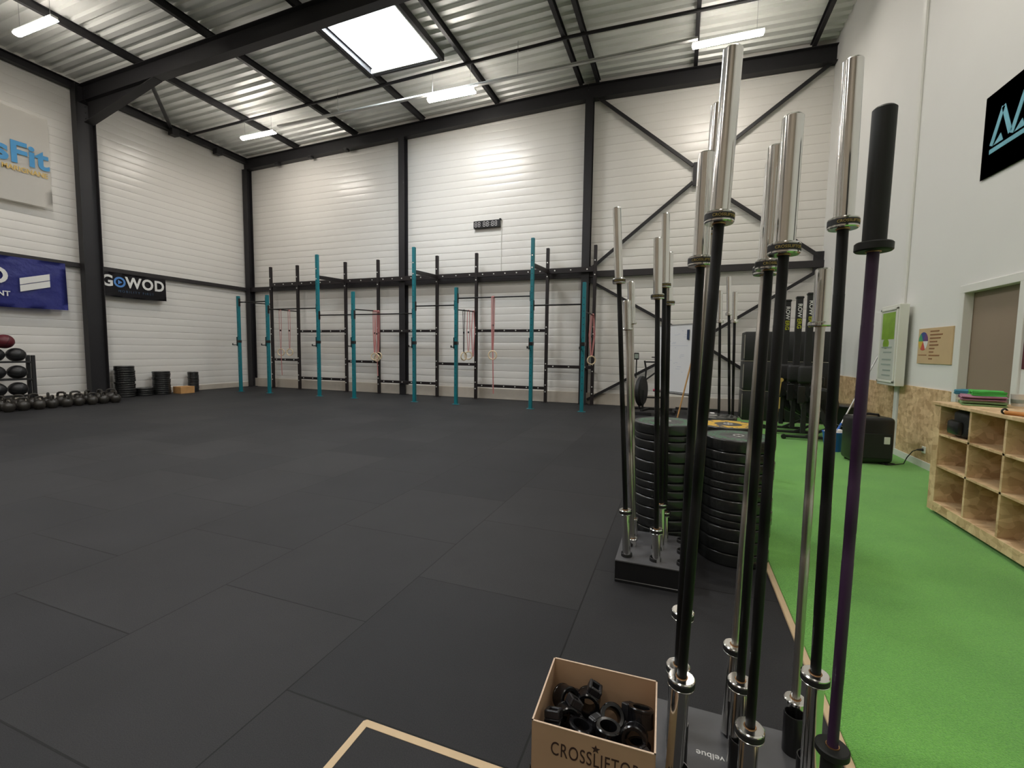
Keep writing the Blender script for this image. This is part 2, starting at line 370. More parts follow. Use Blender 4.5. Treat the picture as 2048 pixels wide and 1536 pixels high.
# door in the right wall
dr = bpy.data.objects.new('door_1', None); C.objects.link(dr); dr['kind'] = 'structure'; dr.location = (XR, (DY0 + DY1) / 2, 0)
bm = B(); box(bm, .07, .11, -.440, .440, .014, DZ - .004, .002); obj('door_leaf', bm, BROWNDOOR, dr)
bm = B(); box(bm, -.02, .069, -.515, -.430, .012, DZ + .07, .004); box(bm, -.02, .069, .430, .515, .012, DZ + .07, .004); box(bm, -.021, .068, -.516, .516, DZ - .015, DZ + .07, .004)
obj('door_frame', bm, WHITEPAINT, dr)
bm = B(); cyl(bm, (.07, -.37, 1.0), (.02, -.37, 1.0), .01); cyl(bm, (.02, -.38, 1.0), (.02, -.26, 1.0), .009); obj('door_handle', bm, ALU, dr)
# osb dado and skirting
bm = B(); box(bm, XR - .018, XR, 7.93, YB - .05, .10, 1.0, .001); o = struct('trim_1', bm, OSB)
bm = B(); box(bm, XR - .018, XR, 6.47, 7.72, .10, 1.0, .001); o = struct('trim_2', bm, OSB)
bm = B(); box(bm, XR - .025, XR, 6.46, YB - .05, .008, .10, .003); struct('baseboard_right', bm, WHITEPAINT)
# cable duct on the wall above and below the cabinet
bm = B(); box(bm, XR - .03, XR, 7.76, 7.86, .10, 8.0, .006); struct('trim_3', bm, WHITEPAINT)

# roof deck, ribs running across the hall, with openings for the skylights
SKY = [(-7.27, -5.39, 7.75, 9.5), (-7.27, -5.39, 0.25, 2.0)]  # second skylight is out of view, added to light the near part of the hall
def deck(bm, xa, xb):
    pit = .25
    prof = [(0, 0), (.11, 0), (.135, .05), (.225, .05), (.25, 0)]
    y = YF
    while y < YB - 1e-6:
        segs = [(xa, xb)]
        for (sx0, sx1, sy0, sy1) in SKY:
            if sy0 - 1e-6 <= y < sy1 - 1e-6 and xa <= sx0 and xb >= sx1: segs = [(xa, sx0), (sx1, xb)]
        for s0, s1 in segs:
            for (p, h0), (q, h1) in zip(prof, prof[1:]):
                vs = [bm.verts.new((s0, y + p, zb(s0) + .16 + h0)), bm.verts.new((s1, y + p, zb(s1) + .16 + h0)), bm.verts.new((s1, y + q, zb(s1) + .16 + h1)), bm.verts.new((s0, y + q, zb(s0) + .16 + h1))]
                bm.faces.new(vs)
        y += pit
bm = B(); deck(bm, XL, RIDGE); deck(bm, RIDGE, XR + .3); struct('ceiling', bm, DECK)
for i, (x0, x1, y0, y1) in enumerate(SKY):
    w1 = bpy.data.objects.new('window_%d' % (i + 1), None); C.objects.link(w1); w1['kind'] = 'structure'; w1.location = ((x0 + x1) / 2, (y0 + y1) / 2, 8.0)
    a, b = (x1 - x0) / 2, (y1 - y0) / 2
    bm = B(); box(bm, -a - .02, -a + .02, -b, b, -.01, .42); box(bm, a - .02, a + .02, -b, b, -.01, .42); box(bm, -a, a, -b - .02, -b + .02, -.01, .42); box(bm, -a, a, b - .02, b + .02, -.01, .42)
    obj('window_frame', bm, WHITEPAINT, w1)
    bm = B(); box(bm, -a + .02, a - .02, -b + .02, b - .02, .36, .40); obj('window_pane', bm, SKYP, w1)
    bm = B()
    for s in (-1, 1): box(bm, s * a - .035 + s * .06, s * a + .035 + s * .06, -b - .1, b + .1, -.03, .12); box(bm, -a, a, s * b + s * .06 - .035, s * b + s * .06 + .035, -.03, .12)
    obj('trimmer', bm, STEEL, w1)

# steel frame
for x in (-11.95, -9.60, -7.22, -4.88, -2.58, -2.16, 0.10, 2.45):
    bm = B(); z = zb(x) + .08; ibeam(bm, (x, YF, z), (x, YB - .02, z), .082, .158, .010, .008); struct('purlin', bm, STEEL)
def slope_beam(y, w_, h_, xa, xb, top_off=0.0):
    bm = B()
    for s0, s1 in ((xa, RIDGE), (RIDGE, xb)):
        a = (s0, y, zb(s0) - h_ / 2 - top_off); b = (s1, y, zb(s1) - h_ / 2 - top_off)
        ibeam(bm, a, b, w_, h_)
    return bm
struct('roof_beam', slope_beam(YB - .12, .20, .35, XL + .05, XR), STEEL)
RY = 7.26
for ry in (RY, RY - 6.2):
    bm = slope_beam(ry, .20, .41, XL + .05, XR)
    # haunch at the column head
    x0, x1 = -13.95, -11.35
    prism(bm, [(x0, 6.86), (x1, zb(x1) - .41), (x1, zb(x1) - .40), (x0, zb(x0) - .40)], .012, Matrix(((1, 0, 0, 0), (0, 0, 1, ry - .006), (0, 1, 0, 0), (0, 0, 0, 1))))
    beam(bm, (x0, ry, 6.86), (x1, ry, zb(x1) - .41), .20, .014)
    struct('roof_beam', bm, STEEL)
    bm = B(); ibeam(bm, (-14.15, ry, 0), (-14.15, ry, zb(-14.15)), .20, .40, .016, .010, up=(0, 1, 0)); box(bm, -14.4, -13.9, ry - .14, ry + .14, 0, .02)
    for k in range(6):
        for s in (-1, 1): cyl(bm, (-13.95, ry + s * .06, 6.95 + k * .14), (-13.925, ry + s * .06, 6.95 + k * .14), .014, 6)
    struct('steel_column', bm, STEEL)
for x in (-14.18, -7.90, -2.36):
    bm = B(); ibeam(bm, (x, YB - .12, 0), (x, YB - .12, zb(x) - .34), .20, .20, .014, .010); box(bm, x - .12, x + .12, YB - .22, YB - .02, 0, .012); struct('steel_column', bm, STEEL)
bm = B(); ibeam(bm, (XL + .13, YF, 7.74), (XL + .13, YB, 7.74), .16, .18); struct('eaves_beam', bm, STEEL)
bm = B(); beam(bm, (XL, YB - .10, 3.385), (XR, YB - .10, 3.385), .09, .15); struct('wall_rail', bm, GIRT)
bm = B(); beam(bm, (XL + .07, YF, 3.39), (XL + .07, YB, 3.39), .08, .11); struct('wall_rail', bm, GIRT)
# ties in the roof plane
for y in (9.88, -1.0):
    bm = B(); z = -.02
    cyl(bm, (XL + .1, y, zb(XL) + z), (RIDGE, y, zb(RIDGE) + z), .035, 10); cyl(bm, (RIDGE, y, zb(RIDGE) + z), (XR, y, zb(XR) + z), .035, 10); struct('roof_tie', bm, STEEL)
bm = B(); beam(bm, (-12.0, 7.42, 7.80), (-14.2, 9.40, 7.72), .07, .07); struct('roof_brace', bm, STEEL)
for yy in (9.40, 10.75):
    bm = B(); box(bm, -14.22, -14.02, yy - .1, yy + .1, 7.52, 7.70, .01); struct('brace_plate', bm, STEEL)
for xx in (-12.7, -11.3, -9.9):
    bm = B(); box(bm, xx - .07, xx + .07, YB - .26, YB - .12, zb(xx) - .42, zb(xx) - .34, .01); struct('brace_plate', bm, STEEL)
# X bracing on the back wall
def brace(pts, y=YB - .09):
    for a, b in pts:
        bm = B(); beam(bm, (a[0], y, a[1]), (b[0], y, b[1]), .06, .07); struct('wall_brace', bm, STEEL)
c1, c2 = (.24, 5.62), (.42, 1.68)
brace([((-2.2, 7.80), (.14, 5.82)), ((2.82, 7.62), (.34, 5.82)), ((-2.25, 3.52), (.14, 5.44)), ((2.82, 3.55), (.34, 5.44))])
brace([((-2.25, 3.22), (.34, 1.74)), ((2.82, 3.25), (.50, 1.74)), ((-2.25, .12), (.34, 1.60)), ((2.82, .12), (.50, 1.60))])
for (cx, cz), hh in ((c1, .27), (c2, .14), ((2.80, 3.42), .24), ((-2.2, 3.38), .22)):
    bm = B(); box(bm, cx - .10, cx + .10, YB - .11, YB - .075, cz - hh, cz + hh, .004)
    for s in (-1, 1): cyl(bm, (cx, YB - .11, cz + s * hh * .75), (cx, YB - .13, cz + s * hh * .75), .018, 8)
    struct('brace_plate', bm, STEEL)

# ------------------------------------------------------------------ ceiling lights and cable tray
def batten(name, label, x, y, z, group='ceiling batten lights'):
    t = thing(name, label, 'ceiling light', (x, y, z), group=group)
    bm = B(); box(bm, -.635, .635, -.055, .055, .035, .085, .008); obj('housing', bm, WHITEPAINT, t)
    bm = B(); prism(bm, [(.07 * math.cos(a), .045 * math.sin(a)) for a in [PI + PI * k / 10 for k in range(11)]], 1.22, Matrix(((0, 0, 1, -.61), (1, 0, 0, 0), (0, 1, 0, .035), (0, 0, 0, 1))))
    obj('diffuser', bm, GLOW, t)
    for s in (-1, 1):
        bm = B(); cyl(bm, (s * .5, 0, .08), (s * .5, 0, zb(x) + .15 - z), .004, 6); obj('hanger', bm, ALU, t)
    return t
LZ = 7.35
l0 = batten('batten_light', 'glowing batten light in the far corner above the small black banner', -11.45, 9.95, LZ)
for lb, x, y in (('glowing batten light under the cable tray near the skylight', -5.30, 9.95), ('glowing batten light above the chrome barbell tips', .63, 9.95),
                 ('glowing batten light above the large white banner', -11.66, 5.30)):
    dup(l0, (x, y, LZ), label=lb)
for x, y in ((-5.3, 5.3), (.8, 5.3), (-11.5, .7), (-5.3, .7), (.8, -.2), (-8.5, -3.6), (-1.5, -3.6)):   # the other battens of the hall, above and behind the camera
    la = bpy.data.lights.new('overhead_batten', 'AREA'); la.shape = 'RECTANGLE'; la.size = 1.22; la.size_y = .14; la.energy = LAMP_POWER * .70; la.color = (1.0, 0.93, 0.85)
    lo = bpy.data.objects.new('overhead_batten', la); C.objects.link(lo); lo.location = (x, y, LZ)
t = thing('cable_tray', 'long pale cable tray hanging below the roof from light to light', 'cable tray', (0, 9.86, 7.44))
bm = B(); box(bm, -10.6, .1, -.04, .04, 0, .006); box(bm, -10.6, .1, -.04, -.036, 0, .04); box(bm, -10.6, .1, .036, .04, 0, .04); obj('tray', bm, mat('zinc_tray', (0.45, 0.45, 0.43), 0.45, metal=.4), t)
for x in (-8.55, -3.6):
    bm = B(); cyl(bm, (x, 0, 0), (x, 0, zb(x) + .16 - 7.44), .006, 6); obj('hanger_rod', bm, ALU, t)

# ------------------------------------------------------------------ training rig along the back wall
rig = thing('training_rig', 'long teal and black pull-up rig bolted along the back wall', 'rig', (-7.5, 11.0, 0))
RX0, RY0 = -7.5, 11.0
def rp(x, y, z): return (x - RX0, y - RY0, z)
backx = [-13.02, -11.86, -9.92, -8.69, -6.65, -5.40, -3.34, -2.09]
frontx = [-12.83, -11.64, -9.72, -8.49, -6.54, -5.31, -3.31, -2.07]
BY, FY = 11.66, 10.27
def upright(x, y, H, m, name, top_bolts):
    bm = B(); box(bm, x - RX0 - .04, x - RX0 + .04, y - RY0 - .04, y - RY0 + .04, .008, H, .006)
    box(bm, x - RX0 - .09, x - RX0 + .09, y - RY0 - .06, y - RY0 + .06, 0, .010, .002)
    o = obj(name, bm, m, rig)
    bb = B()
    for z in top_bolts: cyl(bb, rp(x, y - .04, z), rp(x, y - .052, z), .017, 8)
    obj('bolt', bb, BOLT, o)
    if m is TEAL:
        bh = B(); z = .5
        while z < H - .3:
            cyl(bh, rp(x, y - .0395, z), rp(x, y - .0415, z), .011, 8); z += .15
        obj('hole', bh, BLACKM, o)
    return o
for i, x in enumerate(backx):
    lv = [3.62, 3.36, 1.03, .85] if i in (0, 1, 2, 3, 4, 5, 6, 7) else []
    upright(x, BY, 4.08, RIGBLACK, 'black_upright', [3.70, 3.34, 2.02, 1.84, 1.05, .88, .48, .30])
for i, x in enumerate(frontx):
    upright(x, FY, 4.02 if i in (2, 4, 6) else 2.95, TEAL, 'teal_upright', [3.62, 3.34] if i in (2, 4, 6) else [])
def cross(xa, xb, y, z, h=.08):
    bm = B(); beam(bm, rp(xa + .04, y, z), rp(xb - .04, y, z), .06, h, .003); o = obj('crossmember', bm, RIGBLACK, rig)
    bb = B(); n = max(2, int((xb - xa) / .33))
    for k in range(n): cyl(bb, rp(xa + .2 + (xb - xa - .4) * k / (n - 1), y - .03, z + .005), rp(xa + .2 + (xb - xa - .4) * k / (n - 1), y - .042, z + .005), .018, 8)
    obj('bolt', bb, BOLT, o)
for i in range(7):
    cross(backx[i], backx[i + 1], BY, 3.48, .13)
    if i % 2: cross(backx[i], backx[i + 1], BY, 1.93); cross(backx[i], backx[i + 1], BY, .39)
    else: cross(backx[i], backx[i + 1], BY, .98)
for i in (2, 4, 6):
    bm = B(); beam(bm, rp(frontx[i], FY + .04, 3.40), rp(backx[i], BY - .04, 3.48), .06, .10, .003); obj('depth_beam', bm, RIGBLACK, rig)
puz = [2.76, 2.52, 2.32, 2.32, 2.51, 2.68, 2.46]
def bracket(x, y, z):
    bm = B(); box(bm, x - RX0 - .05, x - RX0 + .05, y - RY0 - .05, y - RY0 + .05, z - .10, z + .10, .006)
    for zz in (-.07, .07):
        cyl(bm, rp(x - .065, y, z + zz), rp(x + .065, y, z + zz), .012, 8)
    obj('bracket', bm, BLACKP, rig)
for i, z in enumerate(puz):
    bm = B(); cyl(bm, rp(frontx[i] + .04, FY, z), rp(frontx[i + 1] - .04, FY, z), .017, 12); obj('pull_up_bar', bm, BLACKBAR, rig)
    bm = B()
    for s, xx in ((1, frontx[i] + .04), (-1, frontx[i + 1] - .04)):
        box(bm, min(xx, xx + s * .012) - RX0, max(xx, xx + s * .012) - RX0, FY - RY0 - .035, FY - RY0 + .035, z - .12, z + .12, .003)
    obj('bar_bracket', bm, BLACKP, rig)
dbz = {0: (2.78, 2.84), 1: (2.54, 2.58), 3: (2.47, 2.53), 5: (2.40, 2.46), 7: (2.30, 2.32)}
for i, (za, zz) in dbz.items():
    bm = B(); cyl(bm, rp(frontx[i], FY + .04, za), rp(backx[i], BY - .04, zz), .017, 12); obj('pull_up_bar', bm, BLACKBAR, rig)
for i, x in enumerate(frontx):
    z = 1.56
    bm = B(); box(bm, x - RX0 - .047, x - RX0 + .047, FY - RY0 - .055, FY - RY0 + .045, z - .04, z + .04, .004)
    box(bm, x - RX0 - .055, x - RX0 - .04, FY - RY0 - .06, FY - RY0 - .02, z - .14, z + .14, .004)
    box(bm, x - RX0 - .055, x - RX0 - .02, FY - RY0 - .20, FY - RY0 - .04, z - .12, z - .095, .004); box(bm, x - RX0 - .055, x - RX0 - .02, FY - RY0 - .205, FY - RY0 - .19, z - .12, z - .06, .003)
    obj('j_hook', bm, BLACKP, rig)

# gymnastic rings hung on the rig
def ring(label, x, y, ztop, zc, tilt=0.0, yaw=0.0, strapm=STRAP, spread=.05, tail=0.0, bundle=1):
    t = thing('gymnastic_ring', label, 'gymnastic ring', (x, y, zc), group='gymnastic rings on the rig')
    M = Matrix.Rotation(yaw, 4, 'Z') @ Matrix.Rotation(PI / 2, 4, 'X')
    bm = B(); torus(bm, .103, .0165, M); obj('wooden_ring', bm, WOODRING, t)
    H = ztop - zc; bm = B()
    for k in range(bundle):
        ox = (k - (bundle - 1) / 2) * .03
        for s in (-1, 1):
            beam(bm, (s * .012 + ox * .3, 0, .10), (s * spread / 2 + ox, s * .012, H * .55), .019, .003)
            beam(bm, (s * spread / 2 + ox, s * .012, H * .55), (s * .02 + ox, s * .018, H), .019, .003)
        cyl(bm, (ox - .02, 0, H + .004), (ox + .02, 0, H + .004), .024, 10)
    obj('strap', bm, strapm, t)
    bm = B(); box(bm, -.02, .02, -.012, .012, H * .5, H * .5 + .05, .004); obj('buckle', bm, BLACKM, t)
    if tail:
        bm = B(); beam(bm, (.01, -.01, .09), (.035, -.012, -tail), .03, .003); obj('strap_tail', bm, strapm, t)
    return t
ring('wooden ring on a pink strap, nearest the corner column', -11.72, 10.80, 2.55, 1.24, yaw=.3, tail=.72)
ring('wooden ring on a pink strap, second from the corner column', -11.78, 11.20, 2.57, 1.24, yaw=.2)
ring('wooden ring on a thick strap bundle, left of its pair by the short teal post', -8.62, 11.36, 2.51, 1.15, yaw=.4, bundle=2)
ring('wooden ring in the tangled trio, its strap end hanging lowest', -8.64, 11.50, 2.52, 1.11, yaw=-.1, spread=.09, tail=.55)
ring('wooden ring in the tangled trio, furthest from the short teal post', -8.66, 11.60, 2.53, 1.17, yaw=.1, bundle=2)
ring('wooden ring seen edge-on on a thin dark strap under the side bar', -5.35, 10.78, 2.42, 1.22, yaw=1.25, strapm=STRAPB, spread=.02)
ring('wooden ring facing the camera beside an edge-on ring', -5.37, 11.10, 2.44, 1.24, yaw=.25, spread=.08)
ring('single wooden ring on a bundled strap with a long tail, on the front bar', -4.31, 10.27, 2.68, 1.27, yaw=.1, bundle=2, spread=.035, tail=.95)
ring('wooden ring at the last post of the rig near the braces', -2.08, 11.40, 2.31, 1.17, yaw=.5, spread=.12, bundle=2)
bm = B()
for s in (-1, 1): beam(bm, (s * .02, 0, 0), (s * .05, 0, -.55), .028, .003); beam(bm, (s * .05, 0, -.55), (s * .01, 0, -1.25), .028, .003)
cyl(bm, (-.03, 0, 0), (.03, 0, 0), .026, 10)
tag(obj('looped_strap', bm, STRAP, loc=(-5.40, 11.46, 2.455)), 'looped pink strap without a ring on the side bar', 'strap')

# ------------------------------------------------------------------ timer on the back wall
t = thing('timer_clock', 'black digital timer with unlit digits high on the back wall', 'timer', (-5.20, YB - .06, 4.91))
bm = B(); box(bm, -.40, .40, -.03, .05, -.10, .10, .006); obj('case', bm, BLACKP, t)
SEG = {'a': (0, 1, 'h'), 'g': (0, 0, 'h'), 'd': (0, -1, 'h'), 'f': (-1, .5, 'v'), 'b': (1, .5, 'v'), 'e': (-1, -.5, 'v'), 'c': (1, -.5, 'v')}
bm = B()
for k, cx in enumerate((-.355, -.255, -.10, 0.0, .155, .255)):
    cx += .03
    for sx, sy, hv in SEG.values():
        a, b_ = cx + sx * .028, sy * .062
        if hv == 'h': box(bm, a - .021, a + .021, -.034, -.029, b_ - .005, b_ + .005)
        else: box(bm, a - .005, a + .005, -.034, -.029, b_ - .024, b_ + .024)
for cy in (-.03, .03): box(bm, .103, .113, -.034, -.029, cy - .008, cy + .008)
obj('digits', bm, DIGIT, t)
bm = B(); box(bm, .37, .43, -.02, .05, .08, .13, .01); obj('sensor_box', bm, BLACKP, t)
bm = B(); tube(bm, [(.41, .02, .08), (.43, .035, -.1), (.42, .04, -.6), (.425, .04, -1.38)], .007, 6); obj('cable', bm, WHITEPAINT, t)

# ------------------------------------------------------------------ banners
def banner(name, label, W, H, m, loc, right, thick=.004, wav=.02):
    t = thing(name, label, 'banner', loc)
    bm = B(); nx, nz = 24, 12
    g = [[bm.verts.new((W * (i / nx - .5), 0, H * (k / nz - .5))) for k in range(nz + 1)] for i in range(nx + 1)]
    for i in range(nx):
        for k in range(nz): bm.faces.new((g[i][k], g[i + 1][k], g[i + 1][k + 1], g[i][k + 1]))
    for v in bm.verts:
        a, b_ = v.co.x / W + .5, v.co.z / H + .5
        v.co.y = -wav * (1 - b_) * (.4 + .6 * math.sin(a * 9) ** 2) * (1 if wav else 0) - .008
        v.co.z += -.02 * math.sin(a * PI) * (1 if b_ < .5 else .4)
    bmesh.ops.solidify(bm, geom=list(bm.faces), thickness=thick)
    R = Vector(right); M = Matrix((R, (Vector((0, 0, 1)).cross(R)), Vector((0, 0, 1)))).transposed().to_4x4()
    t.rotation_euler = M.to_euler()
    obj('sheet', bm, m, t, ang=60)
    return t
def wtext(parent, s, size, x, z, m, name='lettering', bold=0.0, align_x='CENTER', space=1.0, sx=1.0, y=-.034, flip=False):
    bm = text_bm(s, size, .003, bold, align_x, space, sx); bm.transform(Matrix.Translation((x, y, z)) @ Matrix.Rotation(PI / 2, 4, 'X'))
    return obj(name, bm, m, parent)
XB = XL + .17
# left wall: reading direction runs +Y
bn = banner('wall_banner', 'large white banner with blue and yellow lettering high on the left wall', 3.4, 2.05, WHITEV, (XB, 4.86, 5.64), (0, 1, 0), wav=.015)
wtext(bn, 'CrossFit', .66, 1.655, .03, LBLUE, bold=.027, align_x='RIGHT', y=-.045)
wtext(bn, 'MARIGNANE', .150, 1.63, -.31, YEL, 'small_lettering', bold=.016, align_x='RIGHT', space=.98, sx=.92, y=-.045)
bn = banner('wall_banner', 'blue banner with a white double-bar mark beside the steel column', 3.2, 1.13, BLUEV, (XB, 5.13, 2.80), (0, 1, 0), wav=.05)
bm = B()
for zc in (-.08, .08): prism(bm, [(.74, zc - .072 - .065), (1.27, zc - .072 + .105), (1.27, zc + .072 + .105), (.74, zc + .072 - .065)], .006, Matrix(((1, 0, 0, 0), (0, 0, 1, -.062), (0, 1, 0, .0), (0, 0, 0, 1))))
obj('double_bar_mark', bm, WPRINT, bn)
wtext(bn, 'D', .50, .56, .09, WPRINT, bold=.03, align_x='RIGHT', y=-.062)
wtext(bn, 'NT', .155, .57, -.29, WPRINT, 'small_lettering', bold=.02, align_x='RIGHT', y=-.062)
bn = banner('wall_banner', 'small black banner with white lettering and a blue play mark', 1.66, .63, BLACKV, (XB, 8.20, 3.01), (0, 1, 0), wav=.02)
wtext(bn, 'G', .40, -.625, .07, WPRINT, bold=.03, y=-.032, sx=.92); wtext(bn, 'WOD', .40, .285, .07, WPRINT, bold=.03, space=1.10, y=-.032, sx=.90)
bm = B(); lathe(bm, [(.090, 0), (.138, 0), (.138, .004), (.090, .004), (.090, 0)], 32, Matrix(((1, 0, 0, -.345), (0, 0, 1, -.035), (0, 1, 0, .07), (0, 0, 0, 1)))); obj('play_ring', bm, GBLUE, bn)
bm = B(); prism(bm, [(-.385, .01), (-.285, .07), (-.385, .13)], .004, Matrix(((1, 0, 0, 0), (0, 0, 1, -.037), (0, 1, 0, 0), (0, 0, 0, 1)))); obj('play_triangle', bm, GBLUE, bn)
wtext(bn, 'MOBILITY FIRST', .085, .05, -.17, DBLUE, 'small_lettering', space=1.5, y=-.034)
# right wall: reading direction runs -Y
bn = banner('wall_banner', 'black banner with blue mountain-shaped lettering high on the white wall', 2.0, .83, BLACKV, (XR - .005, 5.28, 3.645), (0, -1, 0), wav=.0)
bm = B(); MY = Matrix(((1, 0, 0, 0), (0, 0, 1, -.018), (0, 1, 0, 0), (0, 0, 0, 1)))
def stroke(a, b_, w_):
    d = Vector((b_[0] - a[0], b_[1] - a[1])); n = Vector((-d.y, d.x)).normalized() * w_ / 2
    prism(bm, [(a[0] - n.x, a[1] - n.y), (b_[0] - n.x, b_[1] - n.y), (b_[0] + n.x, b_[1] + n.y), (a[0] + n.x, a[1] + n.y)], .004, MY)
for q in (0, .30):
    stroke((-.84 + q, -.12), (-.69 + q, .20), .055); stroke((-.69 + q, .20), (-.56 + q, -.10), .055)
    prism(bm, [(-.80 + q, -.13), (-.66 + q, -.13), (-.70 + q, -.05)], .004, MY)
stroke((-.86, -.175), (.9, -.175), .045)
for q in (.62, .92, 1.2): stroke((-.84 + q, -.12), (-.69 + q, .20), .055); stroke((-.69 + q, .20), (-.56 + q, -.10), .055)
obj('mountain_lettering', bm, TEALPR, bn)

# ------------------------------------------------------------------ barbells
def bend_text(s, R, size, m, parent, zc, ang0):
    bm = text_bm(s, size, .0006, .015, space=1.05)
    for v in bm.verts:
        a = ang0 + v.co.x / R; rr = R + v.co.z; z = v.co.y
        v.co = Vector((rr * math.cos(a), rr * math.sin(a), zc + z))
    return obj('lettering', bm, m, parent)
def barbell(label, pb, pt, ztop, zbase=.012, shaft=BLACKBAR, sleeve=CHROME, rings='black', text=None, ct=.030, cr=.038, sr=.025, shr=.0140, group='barbells standing in the holders'):
    pb, pt = Vector(pb), Vector(pt); L = (pt - pb).length; d = (pt - pb).normalized(); ls = (pb.z - zbase) / d.z; lt = (ztop - pt.z) / d.z
    org = pb - d * ls; M = align(pb, pt)
    t = thing('barbell', label, 'barbell', org, M.to_euler(), group)
    bm = B(); k = 28
    lathe(bm, [(0, ls - .002), (shr, ls - .002), (shr, ls + .18), (shr * 1.03, ls + .181), (shr * 1.03, ls + L / 2 - .14), (shr, ls + L / 2 - .139), (shr, ls + L / 2 - .06), (shr * 1.03, ls + L / 2 - .059), (shr * 1.03, ls + L / 2 + .06), (shr, ls + L / 2 + .061), (shr, ls + L / 2 + .139), (shr * 1.03, ls + L / 2 + .14), (shr * 1.03, ls + L - .181), (shr, ls + L - .18), (shr, ls + L + .002), (0, ls + L + .002)], 24)
    obj('shaft', bm, shaft, t)
    for s, z0, z1 in ((0, ls, 0.0), (1, ls + L, ls + L + lt)):
        sg = 1 if s else -1; zc = z0 + sg * ct
        bm = B(); lathe(bm, [(0, zc), (sr, zc), (sr, z1 - sg * .006), (sr - .005, z1 - sg * .001), (sr - .007, z1 - sg * .001), (sr - .008, z1 - sg * .004), (0, z1 - sg * .004)], 32)
        obj('sleeve', bm, sleeve, t)
        bm = B()
        if rings == 'black':
            lathe(bm, [(shr + .004, z0), (cr - .003, z0), (cr, z0 + sg * .003), (cr, z0 + sg * .006), (cr - .001, z0 + sg * .007), (cr - .001, z0 + sg * (ct - .006)), (cr, z0 + sg * (ct - .005)), (cr, z0 + sg * (ct - .003)), (cr - .003, z0 + sg * ct), (0, z0 + sg * ct)], 40)
            co = obj('collar', bm, sleeve, t)
            bm = B(); lathe(bm, [(cr - .0025, z0 + sg * .0075), (cr + .0003, z0 + sg * .008), (cr + .0003, z0 + sg * (ct - .007)), (cr - .0025, z0 + sg * (ct - .0065))], 40); obj('band', bm, BLACKM, co)
            if text and s: bend_text(text, cr + .0008, .0105, GOLD, co, z0 + sg * (ct / 2), -PI / 2 + random.uniform(.1, .5) - M.to_euler().z)
        else:
            lathe(bm, [(shr + .004, z0), (cr - .003, z0), (cr, z0 + sg * .003), (cr, z0 + sg * (ct - .003)), (cr - .003, z0 + sg * ct), (0, z0 + sg * ct)], 40)
            co = obj('collar', bm, sleeve, t)
        bm = B(); lathe(bm, [(shr + .001, z0 - sg * .002), (shr + .003, z0 - sg * .002), (shr + .004, z0 + sg * .002), (shr + .001, z0 + sg * .002), (shr + .001, z0 - sg * .002)], 24); obj('bushing', bm, BRASS, co)
    return t
TX = 'CROSSLIFTOR'
barbell('purple-shafted barbell with matt black sleeves', (.429, 1.380, .347), (.440, 1.377, 1.657), 2.000, shaft=PURPLE, sleeve=BLACKSLEEVE, rings='plain', cr=.040, ct=.022, shr=.0130)
barbell('black-shafted chrome barbell between the purple bar and the short silver bar', (.422, 1.536, .443), (.417, 1.537, 1.753), 2.208, text=TX)
barbell('black-shafted chrome barbell nearest the camera in the middle of its holder', (.228, 1.368, .348), (.244, 1.365, 1.658), 2.006, text=TX, shr=.0130)
barbell('tallest black-shafted barbell, its tip against the ceiling light', (.043, 1.374, .442), (.087, 1.372, 1.752), 2.203, text=TX)
barbell('shorter black-shafted barbell right behind the tallest one', (.036, 1.548, .360), (.051, 1.547, 1.670), 2.014, text=TX, shr=.0130)
barbell('silver-shafted barbell mostly hidden behind the tallest one', (.047, 1.670, .483), (.080, 1.668, 1.793), 2.210, shaft=SILVERBAR)
barbell('black-shafted barbell in the very middle of the nearest holder', (.227, 1.570, .343), (.243, 1.568, 1.653), 2.016, text=TX, shr=.0130)
barbell('silver-shafted barbell at the back of the middle row', (.228, 1.742, .354), (.259, 1.737, 1.664), 2.035, shaft=SILVERBAR, rings='black', shr=.0130)
barbell('short all-silver training barbell with stubby sleeves', (.433, 1.775, .185), (.436, 1.774, 1.495), 1.685, shaft=SILVERBAR, rings='plain', ct=.014, cr=.036)
barbell('leftmost black-shafted barbell in the box-shaped holder, leaning left', (-.275, 2.79, .435), (-.355, 2.79, 1.807), 2.253, zbase=.03, text=TX)
barbell('front black-shafted barbell beside the leaning one in the box holder', (-.090, 2.79, .343), (-.132, 2.79, 1.709), 2.061, zbase=.03, text=TX)
barbell('black-shafted barbell half hidden, taller than the bar before it', (-.074, 2.98, .439), (-.102, 2.98, 1.799), 2.249, zbase=.03, text=TX)
barbell('black-shafted barbell at the back of the box holder', (-.051, 3.12, .342), (-.078, 3.12, 1.705), 2.043, zbase=.03, text=TX)
barbell('all-silver barbell at the back left of the box holder', (-.251, 3.14, .262), (-.309, 3.14, 1.586), 1.869, zbase=.03, shaft=SILVERBAR, rings='plain', ct=.014, cr=.034)
barbell('shorter all-silver barbell with stubby sleeves in the box holder', (-.242, 2.97, .189), (-.316, 2.97, 1.538), 1.728, zbase=.03, shaft=SILVERBAR, rings='plain', ct=.014, cr=.034)
GF = 'barbells near the back wall'
barbell('tallest of three distant barbells before the brace', (.577, 5.72, .445), (.512, 5.72, 1.829), 2.267, rings='plain', group=GF)
barbell('shorter distant barbell just right of the tallest distant one', (.587, 5.50, .36), (.551, 5.50, 1.731), 2.066, rings='plain', group=GF)
barbell('shorter distant barbell beside the nearest tall bars', (.450, 5.50, .36), (.406, 5.50, 1.732), 2.087, rings='plain', group=GF)

